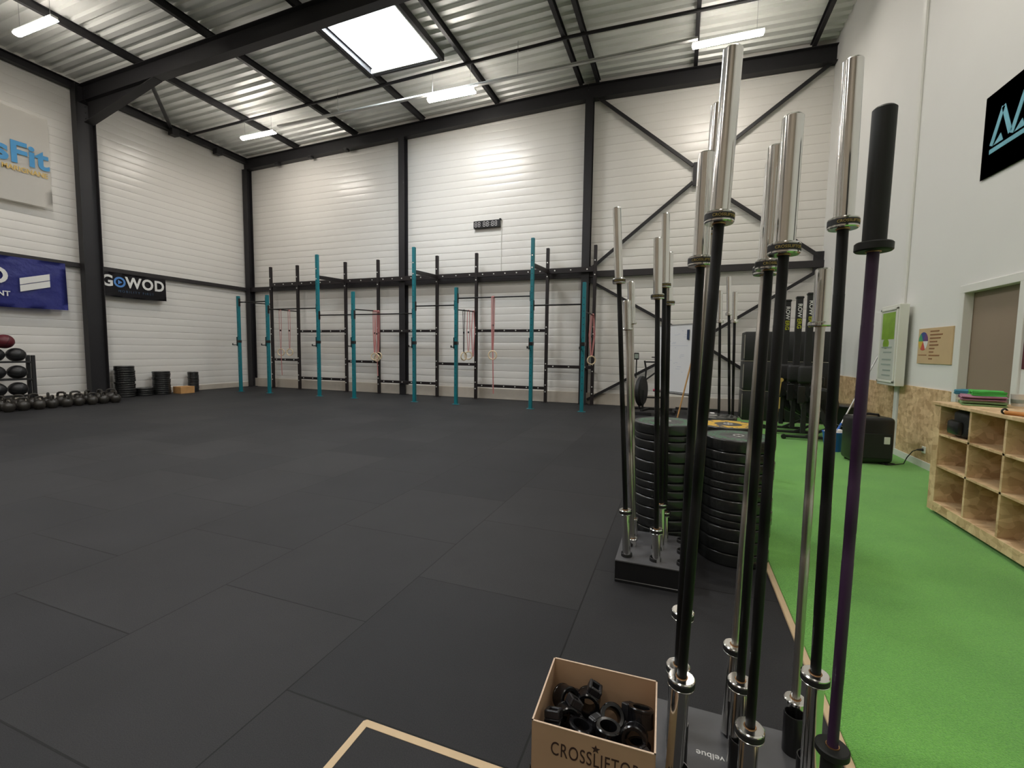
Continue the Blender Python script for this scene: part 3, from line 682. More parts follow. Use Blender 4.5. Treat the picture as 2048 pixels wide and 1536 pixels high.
# holders
t = thing('barbell_holder', 'flat nine-tube barbell holder under the nearest bars', 'barbell holder', (.235, 1.56, 0))
bm = B(); box(bm, -.27, .27, -.27, .27, 0, .008, .002); obj('base_plate', bm, LGREYM, t)
for i in (-1, 0, 1):
    for k in (-1, 0, 1):
        bm = B(); lathe(bm, [(.030, .008), (.034, .008), (.034, .148), (.033, .150), (.030, .150), (.029, .148), (.029, .008)], 28, Matrix.Translation((i * .192, k * .185, 0))); obj('tube', bm, BLACKP, t)
bm = text_bm('velbue', .036, .0006, .004, sx=.98); bm.transform(Matrix.Translation((-.082, .058, .0090)) @ Matrix.Rotation(PI, 4, 'Z')); obj('lettering', bm, WPRINT, t)
bm = text_bm('velbue', .036, .0006, .004, sx=.98); bm.transform(Matrix.Translation((.095, -.045, .0090)) @ Matrix.Rotation(PI, 4, 'Z')); obj('lettering', bm, WPRINT, t)
t = thing('barbell_holder', 'black box-shaped nine-hole barbell holder before the tall plate stacks', 'barbell holder', (-.105, 2.975, 0))
bm = B()
HX, HY = .215, .255
box(bm, -HX, HX, -HY, HY, 0, .02, .003); box(bm, -HX, HX, -HY + .004, -HY + .024, .012, .130); box(bm, -HX + .004, -HX + .02, -HY + .01, HY - .01, .012, .13); box(bm, HX - .02, HX - .004, -HY + .01, HY - .01, .012, .13); box(bm, -HX, HX, HY - .02, HY - .004, .012, .13)
obj('box_body', bm, BLACKP, t)
bm = B(); box(bm, -HX, HX, -HY, HY, .130, .140, .002); obj('top_plate', bm, LGREYM, t)
for i in (-1, 0, 1):
    for k in (-1, 0, 1):
        bm = B(); lathe(bm, [(.029, .140), (.034, .140), (.034, .158), (.031, .162), (.029, .160), (.029, .14)], 28, Matrix.Translation((-.155 + .17 * (i + 1) * 1.0 - (.0 if i < 1 else .015), k * .172 - .005, 0))); obj('socket', bm, BLACKM, t)
t = thing('barbell_holder', 'distant barbell holder behind the grey-topped plate stack', 'barbell holder', (.50, 5.62, 0))
bm = B(); box(bm, -.22, .22, -.22, .22, .0, .14, .004); obj('box_body', bm, BLACKP, t)

# ------------------------------------------------------------------ bumper plates
def plate_proto(r, th, face, name='bumper_plate'):
    """plate lying flat, base at z=0"""
    def body():
        b_ = min(.012, th * .22)
        bm = B(); lathe(bm, [(.025, 0), (r * .75, 0), (r * .78, .002), (r - b_, 0), (r - b_ * .62, b_ * .08), (r - b_ * .3, b_ * .3), (r - b_ * .08, b_ * .62), (r, b_), (r, th - b_), (r - b_ * .08, th - b_ * .62), (r - b_ * .3, th - b_ * .3), (r - b_ * .62, th - b_ * .08), (r - b_, th), (r * .93, th), (r * .915, th - .003), (r * .42, th - .003), (r * .40, th - .001), (.030, th - .001), (.025, th - .003), (.025, 0)], 56)
        return bm
    def hub():
        bm = B(); lathe(bm, [(.0251, .001), (.036, .001), (.036, th), (.034, th + .0015), (.0275, th + .0015), (.0255, th), (.0251, .001)], 32); return bm
    return body, hub
def plate(label, x, y, z, r, th, face=RUBBER, group=None):
    t = thing('bumper_plate', label, 'bumper plate', (x, y, z), (0, 0, random.uniform(0, 6)), group)
    mk, hb = plate_proto(r, th, face); bm = mk()
    o = obj('disc', bm, RUBBER, t)
    if face is not RUBBER:
        o.data.materials.append(face)
        for p in o.data.polygons:
            if p.normal.z > .7: p.material_index = 1
    obj('hub', hb(), CHROME_R, t)
    return t
def stack(x, y, ths, topface, toplab, midlab, group, r=.225, jit=.006, second=None):
    z = sum(ths)
    for k, th in enumerate(ths):
        z -= th
        ORD = 'second third fourth fifth sixth seventh eighth ninth tenth eleventh twelfth thirteenth fourteenth'.split()
        lab = toplab if k == 0 else midlab % ORD[k - 1]
        plate(lab, x + random.uniform(-jit, jit), y + random.uniform(-jit, jit), z + .0003 * (len(ths) - k), r + (random.uniform(-.002, .002) if k else 0), th - .0012, topface if k == 0 else RUBBER, group)
stack(-.07, 3.465, [.075, .045, .065, .08, .08, .06, .055, .06, .07, .075, .075, .08, .08], GREENRING, 'green-lettered black plate topping the stack behind the box holder',
      'black bumper plate %s from the top, stack behind the box holder', 'plates in the stack behind the box holder')
stack(.395, 3.40, [.083, .066, .065, .066, .05, .066, .083, .05, .05, .084, .088, .089], GREENRING, 'green-lettered black plate topping the stack nearer the turf',
      'black bumper plate %s from the top, stack nearer the turf', 'plates in the stack nearer the turf')
stack(.385, 3.93, [.07] * 12, YELRING, 'black plate with yellow lettering on the stack behind',
      'black bumper plate %s from the top, stack with the yellow-lettered plate', 'plates under the yellow-lettered plate')
stack(.355, 5.12, [.06, .09, .09, .09, .09, .09, .08, .08, .08], RUBBER, 'glossy grey-black plate topping the farthest stack on the mats',
      'black bumper plate %s from the top, farthest stack on the mats', 'plates in the farthest stack')
# dark stacks by the left wall
stack(-14.00, 7.78, [.06] * 14, RUBBER, 'top plate of the tallest dark stack beside the steel column', 'black plate %s from the top, tallest stack beside the steel column', 'plates beside the steel column', r=.22, jit=.012)
stack(-13.98, 8.68, [.055] * 12, RUBBER, 'top plate of the wide dark stack left of the wooden block', 'black plate %s from the top, wide stack before the wooden block', 'plates left of the wooden block', r=.215, jit=.01)
stack(-14.08, 9.66, [.05] * 12, RUBBER, 'top plate of the narrow dark stack at the end of the row', 'small black plate %s from the top, narrow stack ending the row', 'small plates at the end of the row', r=.145, jit=.004)
stack(-14.02, 8.24, [.055] * 4, RUBBER, 'top plate of the low dark stack between two tall ones', 'black plate %s from the top, low stack between two tall ones', 'plates in the low stack', r=.21, jit=.01)
t = thing('wooden_block', 'pale wooden block on the floor between two dark stacks', 'block', (-13.80, 9.18, 0))
bm = B(); box(bm, -.17, .17, -.20, .20, 0, .20, .004); obj('block', bm, PINE, t)

# ------------------------------------------------------------------ cardboard box of clamps
t = thing('cardboard_box', 'open cardboard box with brown print at the bottom edge of the floor', 'box', (-.20, 1.37, 0), (0, 0, .03))
bm = B(); W2, D2, HB = .175, .145, .30
for s in (-1, 1):
    box(bm, s * W2 - .002, s * W2 + .002, -D2, D2, 0, HB); box(bm, -W2, W2, s * D2 - .002, s * D2 + .002, 0, HB)
box(bm, -W2, W2, -D2, D2, 0, .004); obj('carton', bm, CARD, t)
bm = B()
for s in (-1, 1):
    box(bm, s * W2 - .0025, s * W2 + .0025, -D2 - .0025, D2 + .0025, HB - .001, HB + .0012); box(bm, -W2 - .0025, W2 + .0025, s * D2 - .0025, s * D2 + .0025, HB - .001, HB + .0012)
obj('cut_edge', bm, CARDIN, t)
bm = text_bm('CROSSLIFTOR', .060, .0004, .001, sx=.63, space=1.10); bm.transform(Matrix.Translation((.010, -D2 - .0026, HB - .070)) @ Matrix.Rotation(PI / 2, 4, 'X')); obj('lettering', bm, PRINT, t)
bm = B(); prism(bm, [((.013 if k % 2 == 0 else .0055) * math.sin(k * PI / 5), (.013 if k % 2 == 0 else .0055) * math.cos(k * PI / 5)) for k in range(10)], .0008, Matrix(((1, 0, 0, .014), (0, 0, -1, -D2 - .002), (0, 1, 0, HB - .034), (0, 0, 0, 1)))); obj('star', bm, PRINT, t)
def clamp(label, loc, rot):
    t = thing('barbell_clamp', label, 'barbell clamp', loc, rot, 'barbell clamps in the cardboard box')
    bm = B(); lathe(bm, [(.0265, -.026), (.036, -.027), (.0395, -.024), (.0395, -.018), (.0385, -.017), (.0385, .017), (.0395, .018), (.0395, .024), (.036, .027), (.0265, .026), (.0255, .022), (.0255, -.022), (.0265, -.026)], 36); obj('ring', bm, CLAMPBLACK, t)
    bm = B()
    box(bm, .035, .040, -.022, .022, -.024, .024, .001); box(bm, .040, .064, -.023, -.012, -.024, .024, .003); box(bm, .040, .064, .012, .023, -.024, .024, .003); box(bm, .040, .064, -.014, .014, -.024, -.014, .002); box(bm, .040, .064, -.014, .014, .014, .024, .002)
    obj('lever_block', bm, mat('black_nylon', (0.010, 0.010, 0.012), 0.38), t); return t
cl0 = clamp('black ring clamp lying open side up by the right wall of the carton', (-.072, 1.445, .222), (.35, .25, 2.6))
k5 = [('black clamp at the left wall of the carton', (-.320, 1.440, .205), (1.2, .3, .8)), ('black clamp with its square lever block pointing up', (-.245, 1.452, .205), (1.35, -1.15, .3)),
      ('black clamp, lever block tilted up beside the left one', (-.300, 1.372, .195), (1.1, -.9, .9)), ('black clamp lying on its side, barrel towards the camera', (-.250, 1.335, .190), (.25, .1, 2.1)),
      ('large black clamp barrel standing in the centre of the carton', (-.165, 1.350, .200), (.12, 0, 2.6)), ('black clamp resting behind the central barrel', (-.165, 1.430, .190), (.5, .5, -.3)),
      ('black clamp slanting down in the right half of the carton', (-.085, 1.370, .195), (.9, .9, -.6)), ('black ring clamp at the near right corner of the carton', (-.078, 1.285, .185), (.3, .1, 1.0)),
      ('black clamp with slotted block at the near left corner', (-.325, 1.300, .195), (1.2, -1.15, 1.9)), ('black clamp half buried near the front flap', (-.165, 1.280, .165), (1.0, .3, .7))]
for lb, p, r in k5: dup(cl0, (p[0], p[1], p[2] + .012), r, lb)
for k in range(24):
    i, j, l = k % 4, (k // 4) % 3, k // 12
    dup(cl0, (-.325 + i * .083, 1.275 + j * .086, .034 + l * .062), (random.uniform(0, .3), random.uniform(-.2, .2), k * 1.3), 'black clamp buried at the bottom of the cardboard box')

# tape rectangle on the mats
bm = B(); X0, X1, Y0, Y1, tw = -1.065, -.43, .9, 1.325, .028
prism(bm, [(X0, Y0), (X0 + tw, Y0), (X0 + tw, Y1 - tw), (X1, Y1 - tw), (X1, Y1), (X0 + .01, Y1), (X0, Y1 - .01)], .0015, Matrix.Translation((0, 0, 0)))
tag(obj('floor_tape', bm, TAPE), 'beige tape corner marking on the black mats beside the cardboard box', 'tape')

# ------------------------------------------------------------------ wall-side shelf unit and what stands on it
SX0, SX1, SH = 2.14, 2.86, 1.0
t = thing('cubby_shelf', 'long open cubby shelf of chipboard on the green turf', 'shelf', (2.14, 5.03, .012))
ydiv = [5.03, 4.51, 4.10, 3.69, 3.28, 2.87, 2.46]
bm = B(); box(bm, -.015, .74, -2.62, .015, .960, .988, .003); obj('top_board', bm, OSB, t)
bm = B(); box(bm, 0, .72, -.10, 0, .03, .96, .002); obj('end_panel', bm, OSB, t)
bm = B(); box(bm, 0, .72, -2.60, -2.56, .03, .96, .002); obj('end_panel', bm, OSB, t)
for y in ydiv[1:-1]:
    bm = B(); box(bm, .004, .70, y - 5.03 - .012, y - 5.03 + .012, .118, .96, .001); obj('divider', bm, OSB, t)
for z in (.425, .700):
    bm = B(); box(bm, .004, .70, -2.56, -.10, z, z + .018, .001); obj('shelf_board', bm, OSB, t)
bm = B(); box(bm, 0, .70, -2.56, -.10, .035, .118, .003); obj('bottom_board', bm, OSB, t)
bm = B(); box(bm, .70, .72, -2.56, -.10, .03, .96); obj('back_panel', bm, OSB, t)
bm = B(); box(bm, .06, .68, -2.5, -.06, 0, .035); obj('plinth', bm, BLACKM, t)
def towel(label, m, x, y, z, lx, ly, h, rz, folds=2):
    bm = B(); n = 22
    for k in range(folds):
        pr = []
        for i in range(n + 1):
            a = i / n
            pr.append((-lx / 2 + lx * a + .004 * k, (k + .0) * h / folds + (.0035 * (1 + math.sin(a * 11 + k + lx * 40)) if (k or z > 1.001) else 0)))
        for i in reversed(range(n + 1)):
            a = i / n; pr.append((-lx / 2 + lx * a, (k + .80) * h / folds + .0045 * (1 + math.sin(a * 12 + k + lx * 30))))
        prism(bm, pr, ly, Matrix(((1, 0, 0, 0), (0, 0, 1, -ly / 2), (0, 1, 0, 0), (0, 0, 0, 1))))
    bmesh.ops.bevel(bm, geom=[e for e in bm.edges if e.calc_face_angle(0) > 1.0], offset=.005, segments=2, affect='EDGES')
    bmesh.ops.triangulate(bm, faces=[f for f in bm.faces if len(f.verts) > 4]); bmesh.ops.subdivide_edges(bm, edges=[e for e in bm.edges if e.calc_length() > .03], cuts=3, use_grid_fill=True)
    from mathutils import noise
    for v in bm.verts:
        q = Vector((v.co.x * 14 + lx * 50, v.co.y * 14 + ly * 31, z * 40)); k1 = min(1, max(0, v.co.z / h))
        v.co.z += k1 * (.010 * noise.noise(q) + .006); v.co.x += .008 * noise.noise(q + Vector((5, 0, v.co.z * 60))); v.co.y += .010 * noise.noise(q + Vector((0, 9, v.co.z * 60)))
    o = obj('folded_towel', bm, m, loc=(x, y, z), rot=(0, 0, rz)); return tag(o, label, 'towel', 'folded cloths on the shelf')
TZ = 1.0
towel('pale green cloth at the bottom of the folded pile', TLGREEN, 2.36, 4.83, TZ, .34, .26, .028, 1.2)
towel('cream and black cloth low in the folded pile', TCREAM, 2.35, 4.84, TZ + .028, .30, .25, .012, 1.25, 1)
towel('mauve pink cloth in the middle of the folded pile', TPINK, 2.36, 4.84, TZ + .040, .35, .26, .034, 1.2)
towel('bright green cloth on top of the folded pile', TGREEN, 2.38, 4.82, TZ + .074, .24, .20, .036, 1.25)
towel('small blue cloth tucked left on the folded pile', TBLUE, 2.31, 5.00 - .02, TZ + .074, .10, .12, .030, 1.2, 1)
t = thing('paper_cup', 'white cup with grey print standing on the shelf top', 'cup', (2.60, 4.86, TZ))
bm = B(); lathe(bm, [(0, .003), (.036, .0), (.040, .03), (.045, .095), (.047, .098), (.044, .098), (.034, .006), (0, .006)], 28); obj('cup_body', bm, WHITEPAINT, t)
bm = B(); lathe(bm, [(.0405, .025), (.0412, .025), (.0425, .055), (.0418, .055)], 28); obj('print_band', bm, GREYPR, t)
t = thing('leather_strap', 'rolled orange leather strap at the front edge of the shelf', 'strap', (2.19, 3.98, TZ), (0, 0, .2))
bm = B(); tube(bm, [(-.02, .14, .014), (.0, .05, .016), (.01, -.05, .015), (.0, -.16, .014)], .014, 10); obj('strap', bm, ORANGE, t)
bm = B(); torus(bm, .016, .006, Matrix.Translation((-.02, .15, .022)) @ Matrix.Rotation(PI / 2, 4, 'X')); obj('end_loop', bm, BLACKM, t)
t = thing('backpack', 'black backpack stuffed in the first top cubby', 'backpack', (2.355, 4.745, .731))
bm = B(); box(bm, -.20, .22, -.13, .10, .0, .225, .06, 3)
for v in bm.verts: v.co.x += .03 * math.sin(v.co.z * 14)
obj('bag_body', bm, BLACKM, t)
bm = B(); box(bm, -.215, -.15, -.08, .09, .02, .14, .025, 2); obj('front_pocket', bm, BLACKP, t)
bm = B(); tube(bm, [(-.1, -.10, .16), (-.16, -.12, .08), (-.14, -.12, .012)], .012, 8); obj('strap', bm, BLACKM, t)
bm = B(); box(bm, -.19, -.14, .07, .12, .012, .05, .01); obj('pull_tab', bm, YEL, t)

# ------------------------------------------------------------------ right wall fittings
t = thing('notice_cabinet', 'slim cream wall cabinet with a green leafy poster', 'cabinet', (XR, 7.80, 0))
bm = B(); box(bm, -.16, -.051, -.29, .29, .98, 2.09, .006); obj('case', bm, CABPAINT, t)
bm = B(); box(bm, -.168, -.160, -.23, .23, 1.06, 2.01); obj('poster', bm, PALEGL, t)
bm = B(); box(bm, -.170, -.167, -.20, .20, 1.62, 1.99); sphere(bm, .10, (-.168, .05, 1.56), (.03, 1, .7)); obj('leaf_picture', bm, GREENPL, t)
bm = B()
for z in (1.50, 1.43, 1.33, 1.26, 1.18, 1.11): box(bm, -.1705, -.168, -.15, .18 - .03 * (z * 10 % 3), z, z + .018)
obj('printed_lines', bm, GREYPR, t)
bm = B()
for a, b_ in ((-.27, -.235), (.235, .27)): box(bm, -.175, -.160, a, b_, 1.02, 2.05, .003)
box(bm, -.175, -.160, -.27, .27, 1.02, 1.05, .003); box(bm, -.175, -.160, -.27, .27, 2.02, 2.05, .003); obj('door_rim', bm, CABPAINT, t)
t = thing('wooden_sign', 'wooden wall sign with a coloured wheel and brown lines', 'sign', (XR, 6.92, 1.52))
bm = B(); box(bm, -.015, 0, -.39, .39, -.22, .22, .002); obj('board', bm, SIGNW, t)
cols = [mat('wheel_green', (0.05, 0.30, 0.14), .5), mat('wheel_blue', (0.04, 0.07, 0.25), .5), mat('wheel_purple', (0.14, 0.05, 0.18), .5), WPRINT, mat('wheel_red', (0.55, 0.08, 0.06), .5), mat('wheel_yellow', (0.60, 0.42, 0.05), .5)]
for k, mm in enumerate(cols):
    a0 = k * PI / 3; R = .115; bm = B()
    prism(bm, [(0, 0)] + [(R * math.cos(a0 + PI / 3 * q / 6), R * math.sin(a0 + PI / 3 * q / 6)) for q in range(7)], .002, Matrix(((0, 0, -1, -.0155), (1, 0, 0, .26), (0, 1, 0, .06), (0, 0, 0, 1)))); obj('wheel_segment', bm, mm, t)
bm = B()
for k in range(9): box(bm, -.0175, -.0152, .10 - [.20, .28, .24, .17, .20, .12, .10, .24, .08][k], .10, .17 - k * .042, .186 - k * .042)
box(bm, -.0175, -.0152, .16, .36, -.118, -.108); obj('burnt_lines', bm, BROWNPR, t)
t = thing('wall_socket', 'white wall socket low on the chipboard panel', 'socket', (XR - .018, 6.93, .24))
bm = B(); box(bm, -.012, 0, -.042, .042, -.042, .042, .004); obj('plate', bm, WHITEPAINT, t)
t = thing('power_cable', 'black cable running from the wall plug to the squat black speaker', 'cable', (XR - .04, 6.93, .24))
bm = B(); cyl(bm, (.008, 0, 0), (-.05, 0, -.005), .018, 12, .010); obj('plug', bm, BLACKM, t)
bm = B(); tube(bm, [(-.05, 0, -.005), (-.09, .01, -.03), (-.13, .04, -.12), (-.15, .06, -.205), (-.25, .02, -.218), (-.36, -.03, -.220), (-.42, .05, -.220), (-.34, .10, -.220), (-.24, .07, -.218), (-.30, 0, -.220), (-.40, .0, -.219)], .006, 8); obj('wire', bm, BLACKM, t)
bm = B(); box(bm, XR - .012, XR - .002, 4.8, 5.40, 1.29, 1.76, .002); tag(obj('wall_poster', bm, POSTER), 'dark red poster beside the brown door', 'poster')

# squat black speaker, bin behind, bucket and mop
t = thing('portable_speaker', 'squat black portable speaker with a small white label', 'speaker', (2.33, 7.05, .012), (0, 0, .15))
bm = B(); box(bm, -.23, .23, -.17, .17, .02, .60, .05, 4); obj('cabinet', bm, BLACKP, t)
bm = B(); box(bm, -.19, .19, -.178, -.168, .08, .40, .006); obj('grille', bm, BLACKM, t)
bm = B(); box(bm, .10, .165, -.182, -.177, .27, .36, .004); obj('label_plate', bm, WPRINT, t)
bm = B(); tube(bm, [(-.12, 0, .59), (-.11, 0, .62), (0, 0, .63), (.11, 0, .62), (.12, 0, .59)], .015, 8); obj('handle', bm, BLACKM, t)
for sx in (-1, 1):
    for sy in (-1, 1):
        bm = B(); cyl(bm, (sx * .17, sy * .12, 0), (sx * .17, sy * .12, .025), .02, 10); obj('foot', bm, BLACKM, t)
t = thing('storage_tub', 'low black tub by the wall behind the speaker', 'tub', (2.62, 8.90, .012))
bm = B(); lathe(bm, [(0, 0), (.20, 0), (.235, .50), (.25, .52), (.25, .54), (.225, .54), (.19, .02), (0, .02)], 32); obj('tub_body', bm, BLACKM, t)
bm = B(); lathe(bm, [(0, .56), (.20, .56), (.255, .545), (.255, .53), (0, .53)], 32); obj('lid', bm, BLACKP, t)
t = thing('mop_bucket', 'blue mop bucket on the turf behind the purple bar', 'bucket', (2.13, 7.66, .012))
bm = B(); lathe(bm, [(0, 0), (.10, 0), (.135, .26), (.142, .27), (.142, .28), (.128, .28), (.095, .01), (0, .01)], 32); obj('bucket_body', bm, BLUEP, t)
bm = B(); lathe(bm, [(.126, .275), (.10, .31), (.06, .26), (.05, .22)], 24); obj('wringer', bm, WHITEPAINT, t)
bm = B(); tube(bm, [(-.138, 0, .26), (-.10, -.08, .36), (0, -.10, .40), (.10, -.08, .36), (.138, 0, .26)], .004, 6); obj('bail_handle', bm, ALU, t)
t = thing('mop', 'mop with a pale handle leaning from the bucket to the wall', 'mop', (2.13, 7.68, .05))
bm = B(); cyl(bm, (0, 0, .12), (.715, .60, 1.46), .011, 12); obj('handle', bm, ALU, t)
bm = B(); cyl(bm, (.021, .018, .16), (.121, .102, .35), .022, 12, .014); obj('socket', bm, BLUEP, t)
bm = B()
for k in range(22):
    a = k * 2 * PI / 22; tube(bm, [(0, 0, .17), (.04 * math.cos(a), .04 * math.sin(a), .13), (.06 * math.cos(a), .06 * math.sin(a), .02)], .008, 6)
obj('mop_head', bm, WHITEPAINT, t)

# ------------------------------------------------------------------ black plyo boxes by the back wall
def softbox(label, x0, x1, z, y0=10.40, y1=11.0, h=.605):
    t = thing('plyo_box', label, 'plyo box', ((x0 + x1) / 2, (y0 + y1) / 2, z), group='black soft boxes stacked by the back wall')
    a, b_ = (x1 - x0) / 2, (y1 - y0) / 2
    bm = B(); box(bm, -a, a, -b_, b_, .004, h, .015, 2); obj('foam_body', bm, FOAMBOX, t)
    bm = B(); box(bm, -a - .002, a + .002, -b_ - .002, b_ + .002, .0, .010, .002); obj('seam', bm, SEAM, t)
    bm = B(); box(bm, -a - .004, -a + .012, -b_ + .03, -b_ + .10, .06, h - .06, .004); obj('fastener_strip', bm, SEAM, t)
    return t
for k, nm in enumerate(('bottom', 'middle', 'top')):
    z = .012 + k * .612
    softbox('black soft box, %s of the column nearer the whiteboard' % nm, 1.26, 2.02, z)
    softbox('black soft box, %s of the column behind the upright rowers' % nm, 2.04, 2.78, z)

# upright stored rowing machines
def rower(label, x, y, ht):
    t = thing('rowing_machine', label, 'rowing machine', (x, y, .012), (0, 0, 0), 'rowing machines stored upright')
    bm = B(); box(bm, -.048, .048, -.04, .04, .62, ht, .008); obj('monorail', bm, BLACKM, t)
    bm = B(); box(bm, -.058, .058, -.048, .048, ht - .01, ht + .03, .01); obj('end_cap', bm, BLACKP, t)
    for s, mm, zc in (('ROW', WPRINT, ht - .21), ('ERG', ELIME, ht - .43)):
        bm = text_bm(s, .085, .001, .02, sx=1.12); bm.transform(Matrix.Translation((0, -.0415, zc)) @ Matrix.Rotation(PI / 2, 4, 'X') @ Matrix.Rotation(-PI / 2, 4, 'Z')); obj('lettering', bm, mm, t)
    bm = B(); box(bm, -.14, .14, -.14, -.05, .92, 1.20, .04, 3); obj('seat', bm, BLACKM, t)
    bm = B(); lathe(bm, [(0, -.09), (.22, -.09), (.26, -.06), (.27, 0), (.26, .06), (.22, .09), (0, .09)], 40, Matrix.Translation((.22, .10, .58)) @ Matrix.Rotation(PI / 2, 4, 'X')); 
    for q in range(12): box(bm, .10 + q * .02, .112 + q * .02, -.005, .012, .50, .66)
    obj('flywheel_housing', bm, BLACKP, t)
    bm = B(); beam(bm, (-.06, -.02, .95), (.34, -.06, .22), .05, .09, .006); beam(bm, (.34, -.06, .22), (.02, -.04, .05), .035, .04, .004); lg = obj('front_leg', bm, BLACKM, t)
    bm = text_bm('CONCEPT 2', .055, .001, .01); v = Vector((.40, 0, -.73)).normalized()
    bm.transform(Matrix.Translation((.12, -.086, .60)) @ Matrix((v, Vector((-v.z, 0, v.x)) * 1.0, Vector((0, -1, 0)))).transposed().to_4x4()); obj('lettering', bm, mat('dim_grey_print', (.25, .25, .24), .5), lg)
    bm = B(); beam(bm, (-.28, -.02, .045), (.36, -.02, .045), .05, .04, .005); obj('foot_bar', bm, BLACKM, t)
    for s in (-.28, .34):
        bm = B(); lathe(bm, [(0, -.02), (.035, -.02), (.04, -.01), (.04, .01), (.035, .02), (0, .02)], 20, Matrix.Translation((s, -.05, .040)) @ Matrix.Rotation(PI / 2, 4, 'X')); obj('wheel', bm, BLACKP, t)
    for s in (-1, 1):
        bm = B(); box(bm, s * .09 - .05, s * .09 + .05, -.17, -.14, .60, .88, .01); obj('footrest', bm, BLACKP, t)
    bm = B(); tube(bm, [(.0, .0, .62), (.10, .05, .80), (.18, .06, .92)], .018, 8); box(bm, .12, .26, .02, .06, .88, 1.02, .01); obj('monitor_arm', bm, BLACKP, t)
    bm = B(); beam(bm, (0, .03, .1), (0, .03, .75), .07, .05, .006); obj('rear_strut', bm, BLACKM, t)
    return t
r0 = rower('upright stored rower nearest the right-hand wall, its rail highest', 1.93, 8.45, 2.33)
rower('upright stored rower in the middle of the three', 1.88, 8.95, 2.33)
rower('upright stored rower partly behind the tall barbells', 1.80, 9.45, 2.33)
t = thing('yellow_strap', 'yellow strap hanging down before the black boxes', 'strap', (1.62, 8.9, .05))
bm = B(); beam(bm, (0, 0, .10), (.02, 0, .40), .02, .004); beam(bm, (.02, 0, .40), (.02, 0, .60), .05, .006); beam(bm, (.02, 0, .60), (.045, 0, .88), .016, .004); cyl(bm, (.045, -.01, .90), (.045, .01, .90), .035, 10); beam(bm, (0, 0, -.038), (0, 0, .11), .02, .004); obj('strap', bm, YEL, t)

# whiteboard on an easel, broom
wb = thing('whiteboard', 'white dry-erase board on a wheeled easel before the back wall', 'whiteboard', (-.10, 9.05, 0), (0, 0, -.82))
bm = B(); box(bm, -.46, .46, -.012, .012, .66, 1.90, .004); obj('board', bm, WBOARD, wb)
bm = B(); box(bm, -.475, -.455, -.018, .018, .65, 1.91); box(bm, .455, .475, -.018, .018, .65, 1.91); box(bm, -.475, .475, -.018, .018, 1.90, 1.92); box(bm, -.475, .475, -.018, .018, .64, .66); obj('frame', bm, ALU, wb)
for s in (-1, 1):
    bm = B(); cyl(bm, (s * .40, .03, .05), (s * .40, .03, 1.3), .016, 12); obj('leg', bm, ALU, wb)
    bm = B(); cyl(bm, (s * .40, -.20, .035), (s * .40, .26, .035), .016, 12); obj('foot', bm, BLACKM, wb)
bm = B(); box(bm, -.46, .46, -.07, -.01, .62, .635, .003); obj('tray', bm, BLACKM, wb)
bm = B()
random.seed(3)
for k in range(26): 
    x = random.uniform(-.38, .3); z = random.uniform(.95, 1.8); box(bm, x, x + random.uniform(.03, .12), -.0135, -.012, z, z + .006)
box(bm, -.42, .36, -.0135, -.012, 1.52, 1.525); obj('writing', bm, MARK, wb)
import mathutils
def in_wb(x, y, z): return mathutils.Matrix.Translation(wb.location) @ wb.rotation_euler.to_matrix().to_4x4() @ Vector((x, y, z))
o = obj('eraser', box(B(), -.025, .025, -.02, .0, -.09, .09, .004), DKBLUE, loc=in_wb(.37, -.013, 1.72), rot=(0, 0, -.82)); tag(o, 'dark blue eraser stuck to the whiteboard', 'eraser')
o = obj('eraser_pad', box(B(), -.06, .06, -.025, .025, 0, .035, .005), PINKP, loc=in_wb(-.41, -.045, .635), rot=(0, 0, -.82)); tag(o, 'pink pad on the tray under the whiteboard', 'pad')
t = thing('broom_handle', 'orange wooden pole leaning against the whiteboard', 'pole', (0.03, 8.30, 0.012))
bm = B(); cyl(bm, (-.07, 0, 0), (.17, .16, 1.22), .013, 12); obj('pole', bm, PINE, t)

# air bike
t = thing('air_bike', 'black exercise bike with a large fan wheel behind the whiteboard', 'exercise bike', (-.72, 10.75, 0), (0, 0, .15))
bm = B(); lathe(bm, [(0, -.06), (.30, -.06), (.34, -.03), (.34, .03), (.30, .06), (0, .06)], 40, Matrix.Translation((-.24, 0, .52)) @ Matrix.Rotation(PI / 2, 4, 'X') ); bm.transform(Matrix.Rotation(1.2, 4, 'Z')); obj('fan_cage', bm, BLACKM, t)
bm = B(); box(bm, -.26, -.15, -.05, .0, 1.22, 1.38, .012); obj('monitor', bm, BLACKP, t)
bm = B(); box(bm, -.245, -.165, -.053, -.049, 1.25, 1.35); obj('screen', bm, GREYPR, t)
bm = B(); tube(bm, [(-.2, 0, .80), (-.2, -.02, 1.0), (-.2, -.02, 1.24)], .014, 8); tube(bm, [(-.02, 0, 1.20), (.02, 0, 1.0), (.0, 0, .55), (.02, 0, .36), (.45, 0, .36)], .020, 10); tube(bm, [(-.02, .1, 1.17), (.22, .1, 1.17)], .018, 8); tube(bm, [(.14, .1, 1.28), (.26, .1, 1.28)], .012, 8); tube(bm, [(0, 0, .75), (.25, 0, .95)], .018, 8); obj('frame', bm, BLACKM, t)
bm = B(); box(bm, .38, .62, -.10, .10, .86, .92, .02, 2); obj('saddle', bm, BLACKM, t)
bm = B(); cyl(bm, (.48, 0, .36), (.48, 0, .87), .02, 10); obj('seat_post', bm, BLACKM, t)
